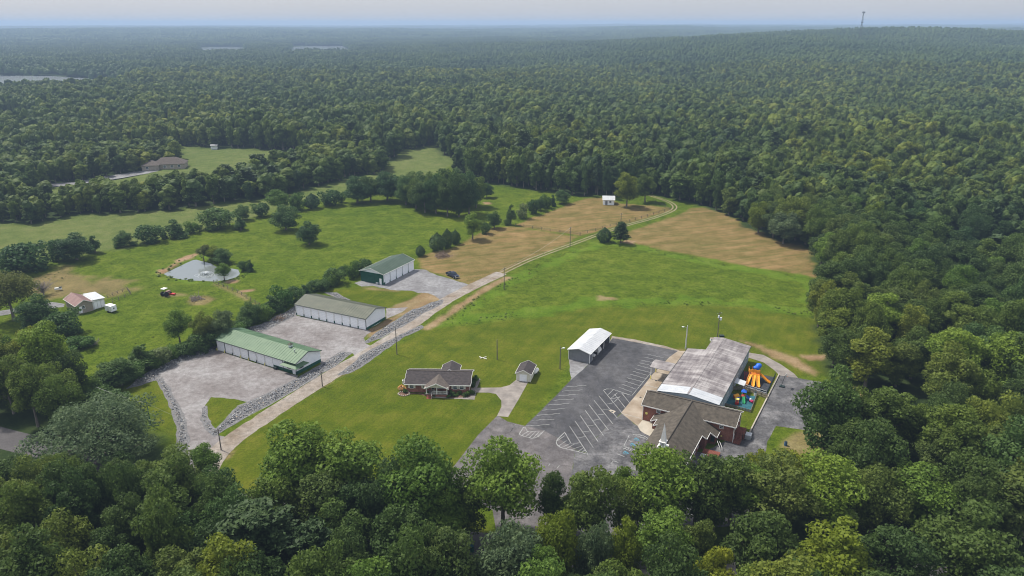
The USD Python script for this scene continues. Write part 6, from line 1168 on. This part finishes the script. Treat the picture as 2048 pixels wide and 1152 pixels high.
 ('bank_bush', 'bush_0', 'low bush on the bank right of the dark tree behind the green-roofed building', (472, 672), 645, 34), ('bank_bush', 'bush_1', 'dark bush on the bank left of the small dark tree between the sheds', (487, 660), 632, 30), ('bank_bush', 'bush_0', 'pale bush on the bank right of the small dark tree between the sheds', (524, 640), 610, 34), ('bank_bush', 'bush_2', 'pointed bush at the back corner of the middle storage building', (610, 592), 566, 28), ('bank_bush', 'bush_1', 'round bush behind the middle storage building roof', (630, 582), 560, 26), ('bank_bush', 'bush_1', 'dark bush left of the rounded light green tree on the bank', (378, 709), 680, 34), ('bank_bush', 'bush_0', 'low green bush between the pyramid bush and the dark bushy tree', (263, 755), 725, 40), ('bank_bush', 'bush_1', 'low dark bush in the hedge below the dark bushy tree', (200, 805), 768, 44),
 ('broadleaf_tree', 'tall_mid_2', 'slim tree at the mouth of the gravel drive', (417, 968), 885, 58), ('pine_tree', 'pine_0', 'big feathery pine at the bottom of the picture left of centre', (528, 1185), 1014, 205), ('pine_tree', 'pine_1', 'smaller pine right of the big feathery one', (640, 1190), 1045, 110),
 ('broadleaf_tree', 'tall_2', 'small pointed tree at the lower edge of the parking lot', (1105, 1075), 938, 62), ('broadleaf_tree', 'oak_2', 'wide dark tree at the lower edge of the parking lot', (1178, 1085), 922, 118), ('yellow_tree', 'yellow_0', 'yellow-green round tree at the bottom centre', (1118, 1185), 1011, 92), ('blue_green_tree', 'grey_0', 'bluish green wide tree at the bottom centre', (1015, 1220), 1055, 130), ('broadleaf_tree', 'grey_0', 'bluish narrow tree right of the yellow-green one', (1185, 1200), 1037, 66), ('broadleaf_tree', 'tall_mid_2', 'fresh green tree at bottom centre below the yellow-green one', (1082, 1240), 1085, 80),
 ('broadleaf_tree', 'tall_mid_1', 'bright green tree hiding the left front of the church', (1314, 1068), 901, 150), ('broadleaf_tree', 'oak_3', 'dark tree before the right front of the church', (1388, 1055), 902, 118), ('broadleaf_tree', 'tall_2', 'slender tree before the lower side lot', (1459, 1045), 908, 100), ('broadleaf_tree', 'tall_mid_2', 'narrow green tree in front of the handicapped stalls', (1243, 1010), 930, 46), ('yellow_tree', 'yellow_0', 'small yellowish tree at the side lot edge', (1512, 985), 892, 52), ('yellow_tree', 'yellow_0', 'broad yellowish tree at the lower lawn of the side lot', (1578, 1000), 897, 92), ('broadleaf_tree', 'oak_1', 'dense green tree below the side lot', (1545, 1062), 915, 135), ('broadleaf_tree', 'tall_mid_1', 'wide green tree at the lower right lawn', (1645, 1062), 912, 140), ('broadleaf_tree', 'oak_0', 'dark green tree below the right path', (1740, 1065), 922, 110), ('broadleaf_tree', 'tall_mid_2', 'dense tree at the right path bend', (1822, 1062), 925, 120),
 ('yellow_tree', 'yellow_1', 'large yellow-green tree at the bottom right', (1645, 1220), 1035, 138), ('yellow_tree', 'yellow_0', 'yellow tree at the bottom below the church', (1412, 1235), 1088, 86), ('yellow_tree', 'yellow_1', 'tall narrow yellow-green tree at the bottom below the lot', (1241, 1200), 1036, 66), ('broadleaf_tree', 'oak_3', 'dark spreading tree at the bottom right of centre', (1520, 1200), 1030, 140), ('broadleaf_tree', 'tall_mid_0', 'tall green tree at the bottom beside the yellow one', (1320, 1185), 1020, 110), ('broadleaf_tree', 'oak_1', 'round green tree at the bottom below the right path', (1770, 1210), 1052, 130), ('broadleaf_tree', 'oak_0', 'wide tree at the bottom right corner', (1920, 1185), 1010, 150)]
for n_, k_, lab, base, top, w in T: tree(n_, k_, lab, base, top, w)
# dark grove in the pasture
for i, (px, py, ty) in enumerate([(812, 410, 352), (832, 418, 355), (850, 426, 362), (872, 428, 350), (895, 433, 350), (918, 434, 347), (938, 428, 345), (952, 414, 350), (822, 402, 345), (845, 408, 345), (868, 412, 342), (893, 413, 336), (915, 414, 340), (935, 410, 348)]):
    tree('grove_tree', ['oak_dark', 'oak_2', 'oak_1'][i % 3], 'broadleaf tree in the dark grove in the middle of the pasture', (px, py), ty, 42 + 6 * (i % 3), group='trees of the dark pasture grove')
# shrubs round the house
HS = [(822, 781.5, 774, 9), (832, 781.5, 774, 9), (841, 782, 774, 9), (849, 782, 774, 9), (855, 790, 783, 11), (902, 787, 779, 10), (906, 792, 783, 12), (897, 795, 790, 8), (918, 789, 781, 11), (912, 793, 787, 8), (930, 793, 784, 12), (937, 790, 781, 13), (945, 788, 780, 11), (950, 765, 752, 12), (947, 773, 763, 9), (953, 759, 750, 11), (810, 785, 777, 11), (868, 792, 788, 8), (806, 779, 771, 9)]
place = ['at the left front wall', 'at the left front wall', 'at the left front wall', 'at the left front wall', 'at the left side of the porch steps', 'right of the porch base', 'below the right front wall', 'at the right porch corner', 'under the right windows', 'under the right windows', 'at the right front corner', 'at the right front corner', 'beside the walk at the right corner', 'behind the right end wall', 'beside the right end wall', 'behind the right end wall', 'in the round bed at the left end', 'in front of the porch base', 'at the left end wall']
for i, (px, py, ty, w) in enumerate(HS):
    x, y = G(px, py); plant('house_shrub', 'shrub_0' if i % 2 else 'shrub_1', f'clipped green shrub {place[i]} of the brick house', 'shrub', x, y, max(.7, height_of((px, py), (px, ty))), w * 170 / FPX * 1.1, group='shrubs round the brick house' if place.count(place[i]) > 1 else None)
b = MB(); cxy = G(808, 788)
for i in range(16): a = i * .3927; b.box(cxy[0] + 1.35 * math.cos(a) - .14, cxy[0] + 1.35 * math.cos(a) + .14, cxy[1] + 1.0 * math.sin(a) - .12, cxy[1] + 1.0 * math.sin(a) + .12, 0, .22)
o = thing('flower_bed', 'round stone-edged flower bed at the left end of the brick house', 'flower bed'); b.build('stone_edging', 'kerb_concrete', o); sheet('mulch', Point(*cxy).buffer(1.25), .06, 'mulch', o)
rg = np.random.default_rng(5); fb = leafball(160, .2, 77, .2); b = MB(); b.add(fb[0] * (2.2, 1.6, 2.2) + (*G(804, 781), .3), fb[1]); b.build('flowers', 'flower', o)
m = MB(); sheet('mulch_bed', wobble(Polygon(GP([(812, 787), (858, 787), (858, 794), (850, 792), (835, 788), (815, 789)])), .2, .6, 41), .03, 'mulch'); sheet('mulch_bed', wobble(Polygon(GP([(896, 792), (938, 789), (941, 794), (897, 797)])), .2, .6, 42), .036, 'mulch')

# ------------------------------------------------------------------ woodland: nearest trees one by one, the rest as one mass
OPENU = unary_union(OPEN + [p.buffer(1) for p in LAKES] + [ROAD.buffer(1.5)])
shapely.prepare(OPENU)
rg = np.random.default_rng(31)
def grid(s, r0, r1, seed, side=.80):
    rg = np.random.default_rng(seed); ys = np.arange(max(56, r0 * .7), r1, s); out = []
    for i, y in enumerate(ys):
        w = side * (y * math.cos(PITCH) + CAMZ * .34) + 12; xs = np.arange(-w, w, s) + (s / 2 if i % 2 else 0); out.append(np.column_stack([xs, np.full(len(xs), y)]))
    p = np.vstack(out); p += (rg.random(p.shape) - .5) * s * .75; r = np.hypot(p[:, 0], p[:, 1]); p = p[(r >= r0) & (r < r1)]
    return p[~shapely.contains_xy(OPENU, p[:, 0], p[:, 1])]
for i in range(3): kind(f'mid_{i}', 'leaf_mixed', ['round', 'tall', 'cone'][i], 15, 3.9, 1.0, 3600, .56, 30, 200 + i, .3, 5, lo=.31)
kind('mid_pine', 'needle_pine', 'pine', 16, 3.8, 4, 900, .9, seed=203, rt=.3, top=.97)
for i in range(3): kind(f'far_{i}', 'leaf_mixed', ['round', 'tall', 'cone'][i], 15, 3.5, 1.0, 1100, .95, 20, 210 + i, .3, 0)
for k in ('far_0', 'far_1', 'far_2', 'mid_0', 'mid_1', 'mid_2'):
    rgk = np.random.default_rng(len(k) + ord(k[-1])); Q = KINDS[k]; v, f = Q['crown']; hh, R = Q['H'], Q['R']; parts = [(v, f)]; c0 = len(v)
    for z_, rr in ((hh - R * .95, .86), (hh - R * 1.6, .82), (hh * .40, .74)):
        bv, bf = lumpy(rgk, R * rr * (.58 if k[0] == 'm' else .78), 2, 1.4); bv = bv + (*(rgk.normal(size=2) * R * .14), z_); parts.append((bv, bf + c0)); c0 += len(bv)
    Q['crown'] = np.vstack([p[0] for p in parts]), np.vstack([p[1] for p in parts])
near_t = grid(6.2, 60, 330, 32)
front = [(-50, 905), (0, 905), (100, 902), (330, 902), (400, 905), (470, 985), (490, 1018), (650, 1020), (700, 1010), (850, 1020), (905, 1070), (965, 1100), (1000, 1060), (1080, 1010), (1250, 965), (1300, 920), (1500, 918), (1650, 918), (1750, 935), (1850, 938), (1950, 975), (2060, 990), (2300, 1000)]
fxs, fys = np.array(front).T
def front_ok(x, y, h):
    """Keeps the foreground wood below the line above which the photograph shows open ground."""
    if y > 150 or x > 62: return h
    u0, v0 = proj(x, y, 0)
    if u0 < 175 and v0 < 868: return h
    for _ in range(14):
        u, v = proj(x, y, h)
        if v >= np.interp(u, fxs, fys): return h
        h *= .93
        if h < 6: return 0
    return 0
PT = np.array([(a, b_) for a, b_, _ in PLACED]); PR = np.array([c for *_, c in PLACED])
cand = []
for x, y in near_t:
    d = np.hypot(PT[:, 0] - x, PT[:, 1] - y)
    if (d < np.minimum(PR * .75, 4.2) + 1.2).any(): continue
    if y < 300 and x > 60 and rg.random() < .36: continue
    u, v = proj(x, y, 14)
    if u < -130 or u > 2180 or v > 1230: continue
    h = 12.5 + 6.5 * rg.random() - (2.5 if rg.random() < .2 else 0)
    if u < 640 and 200 < y < 420: h = 11 + 4 * rg.random()
    h = front_ok(x, y, h)
    if h: cand.append((x, y, h))
cand.sort(key=lambda c: math.hypot(c[0], c[1]) / c[2])
NIND = 285
ADJ = {'oak': 'rounded green', 'tall': 'tall narrow green', 'oak_dark': 'dense dark', 'tall_mid': 'fresh light green', 'yellow': 'yellow-green'}
def zone(x, y):
    u, v = proj(x, y, 6)
    if y < 125:
        if u < 260: return 'in the foreground wood at the bottom left corner'
        if u < 520: return 'in the foreground wood below the mouth of the gravel drive'
        if u < 760: return 'along the front road beside the big feathery pine'
        if u < 1000: return 'along the front road below the tall trees of the lawn'
        if u < 1280: return 'in the foreground wood below the parking lot'
        if u < 1600: return 'in the foreground wood below the church'
        return 'in the foreground wood at the bottom right corner'
    if u < 130: return 'in the wood at the left edge beside the front road'
    if u < 500: return 'in the wood between the front road and the triangular lawn'
    if u < 1000: return 'in the tree line behind the pale field'
    if x < 75: return 'on the edge of the right wood facing the lawns and side lot'
    if v < 480: return 'in the right wood beside the large hay field'
    if v < 640: return 'in the right wood level with the tall meadow'
    if v < 800: return 'in the right wood level with the playground'
    return 'in the right wood level with the church and the lower path'
kn = ['oak_0', 'oak_1', 'oak_2', 'oak_3', 'tall_0', 'tall_1', 'tall_2', 'oak_dark', 'tall_mid_2', 'yellow_1']
for x, y, h in cand[:NIND]:
    k_ = kn[rg.choice(10, p=[.13, .13, .13, .13, .11, .11, .11, .08, .05, .02])]; zn = zone(x, y); ad = ADJ[k_.rsplit('_', 1)[0] if k_ != 'oak_dark' else k_]; lab, grp = f'{ad} tree {zn}', f'{ad} trees {zn}'; plant('woodland_tree', k_, lab, 'tree', x, y, h, ((8.8 + 4.4 * rg.random()) if y < 300 and x > 60 else (6.8 + 3.6 * rg.random())) * (h / 15) ** .5, grp)
rest = [(x, y, h, 0) for x, y, h in cand[NIND:]]
for x, y in grid(5.7, 330, 560, 33):
    u_ = proj(x, y, 0)[0]; rest.append((x, y, (9.5 + 4 * rg.random()) if u_ < 770 and y < 520 - .12 * (u_ - 300) and x > -330 else 11.5 + 7 * rg.random(), 0))
for x, y in grid(6.0, 560, 1250, 34): rest.append((x, y, 11.5 + 7 * rg.random(), 1))
R_ = np.array(rest); z = terrain(R_[:, 0], R_[:, 1]) - .2; n = len(R_)
idx = np.where(R_[:, 3] == 0, rg.integers(0, 3, n), 4 + rg.integers(0, 3, n)); idx = np.where((R_[:, 3] == 0) & (rg.random(n) < .06), 3, idx)
big = rg.random(n) < .16; stand = meshkit.fbm(np.column_stack([R_[:, :2] / 60, np.zeros(n)]), 3, 14)
sz = R_[:, 2] / 15 * (.70 + .6 * stand) * np.where(big, 1.12, 1); sw = (.66 + .58 * rg.random(n)) * np.where(big, 1.55, 1) * (.75 + .5 * stand)
def parts_of(k): q_ = KINDS[k]; return [('trunk', q_['trunk'], 'bark'), ('crown', q_['crown'], q_['leaf'])]
scatter('/World', 'woodland', [parts_of(k) for k in ('mid_0', 'mid_1', 'mid_2', 'mid_pine', 'far_0', 'far_1', 'far_2')], None, np.column_stack([R_[:, :2], z]), rg.random(n) * 6.28, np.column_stack([sw, sw, sz]), idx, kind='stuff')
def tile(size, ntree, nleaf, leaf, seed):
    rg = np.random.default_rng(seed); vs, fs, k = [], [], 0; m = int(math.sqrt(ntree))
    for i in range(m):
        for j in range(m):
            x, y = (np.array([i, j]) + .5 + (rg.random(2) - .5) * .7) / m * size - size / 2; R = size / m * .56 * (.6 + .8 * rg.random()); H = 9 + 10 * rg.random()
            sq = 1.1 + 1.0 * rg.random(); v, f = lumpy(rg, R, nleaf, sq); v = v + (x, y, H - R * sq); vs.append(v); fs.append(f + k); k += len(v)
    return np.vstack(vs), np.vstack(fs)
tiles = [[('canopy', tile(26, 25, 2, 3.6, 300 + i), 'canopy_mixed')] for i in range(5)]
p = grid(25, 1250, 3300, 36, .78); n = len(p); zz = terrain(p[:, 0], p[:, 1])
scatter('/World', 'forest', tiles, None, np.column_stack([p, zz - .5]), rg.integers(0, 4, n) * 1.5708 + rg.random(n) * .3, np.column_stack([np.full(n, 1.12), np.full(n, 1.12), .85 + .3 * rg.random(n)]), rg.integers(0, 5, n), kind='stuff')
tiles = [[('canopy', tile(95, 81, 1, 8.5, 320 + i), 'canopy_mixed')] for i in range(4)]
p = grid(92, 3250, 13800, 37, .75); n = len(p); zz = terrain(p[:, 0], p[:, 1])
scatter('/World', 'forest', tiles, None, np.column_stack([p, zz - 2]), rg.integers(0, 4, n) * 1.5708, np.column_stack([np.full(n, 1.08), np.full(n, 1.08), .9 + .5 * rg.random(n)]), rg.integers(0, 4, n), kind='stuff')

# ------------------------------------------------------------------ the air
MAT['haze_air'] = usdkit.material(stage, '/World/Looks/haze_air', {'v': ('principled_volume', {'color': (.47, .635, .87), 'density': .00019, 'anisotropy': .1})}, volume='v.volume')
b = MB(); b.box(-15500, 15500, -3000, 16500, -12, 112); b.build('haze', 'haze_air', None, kind='stuff')
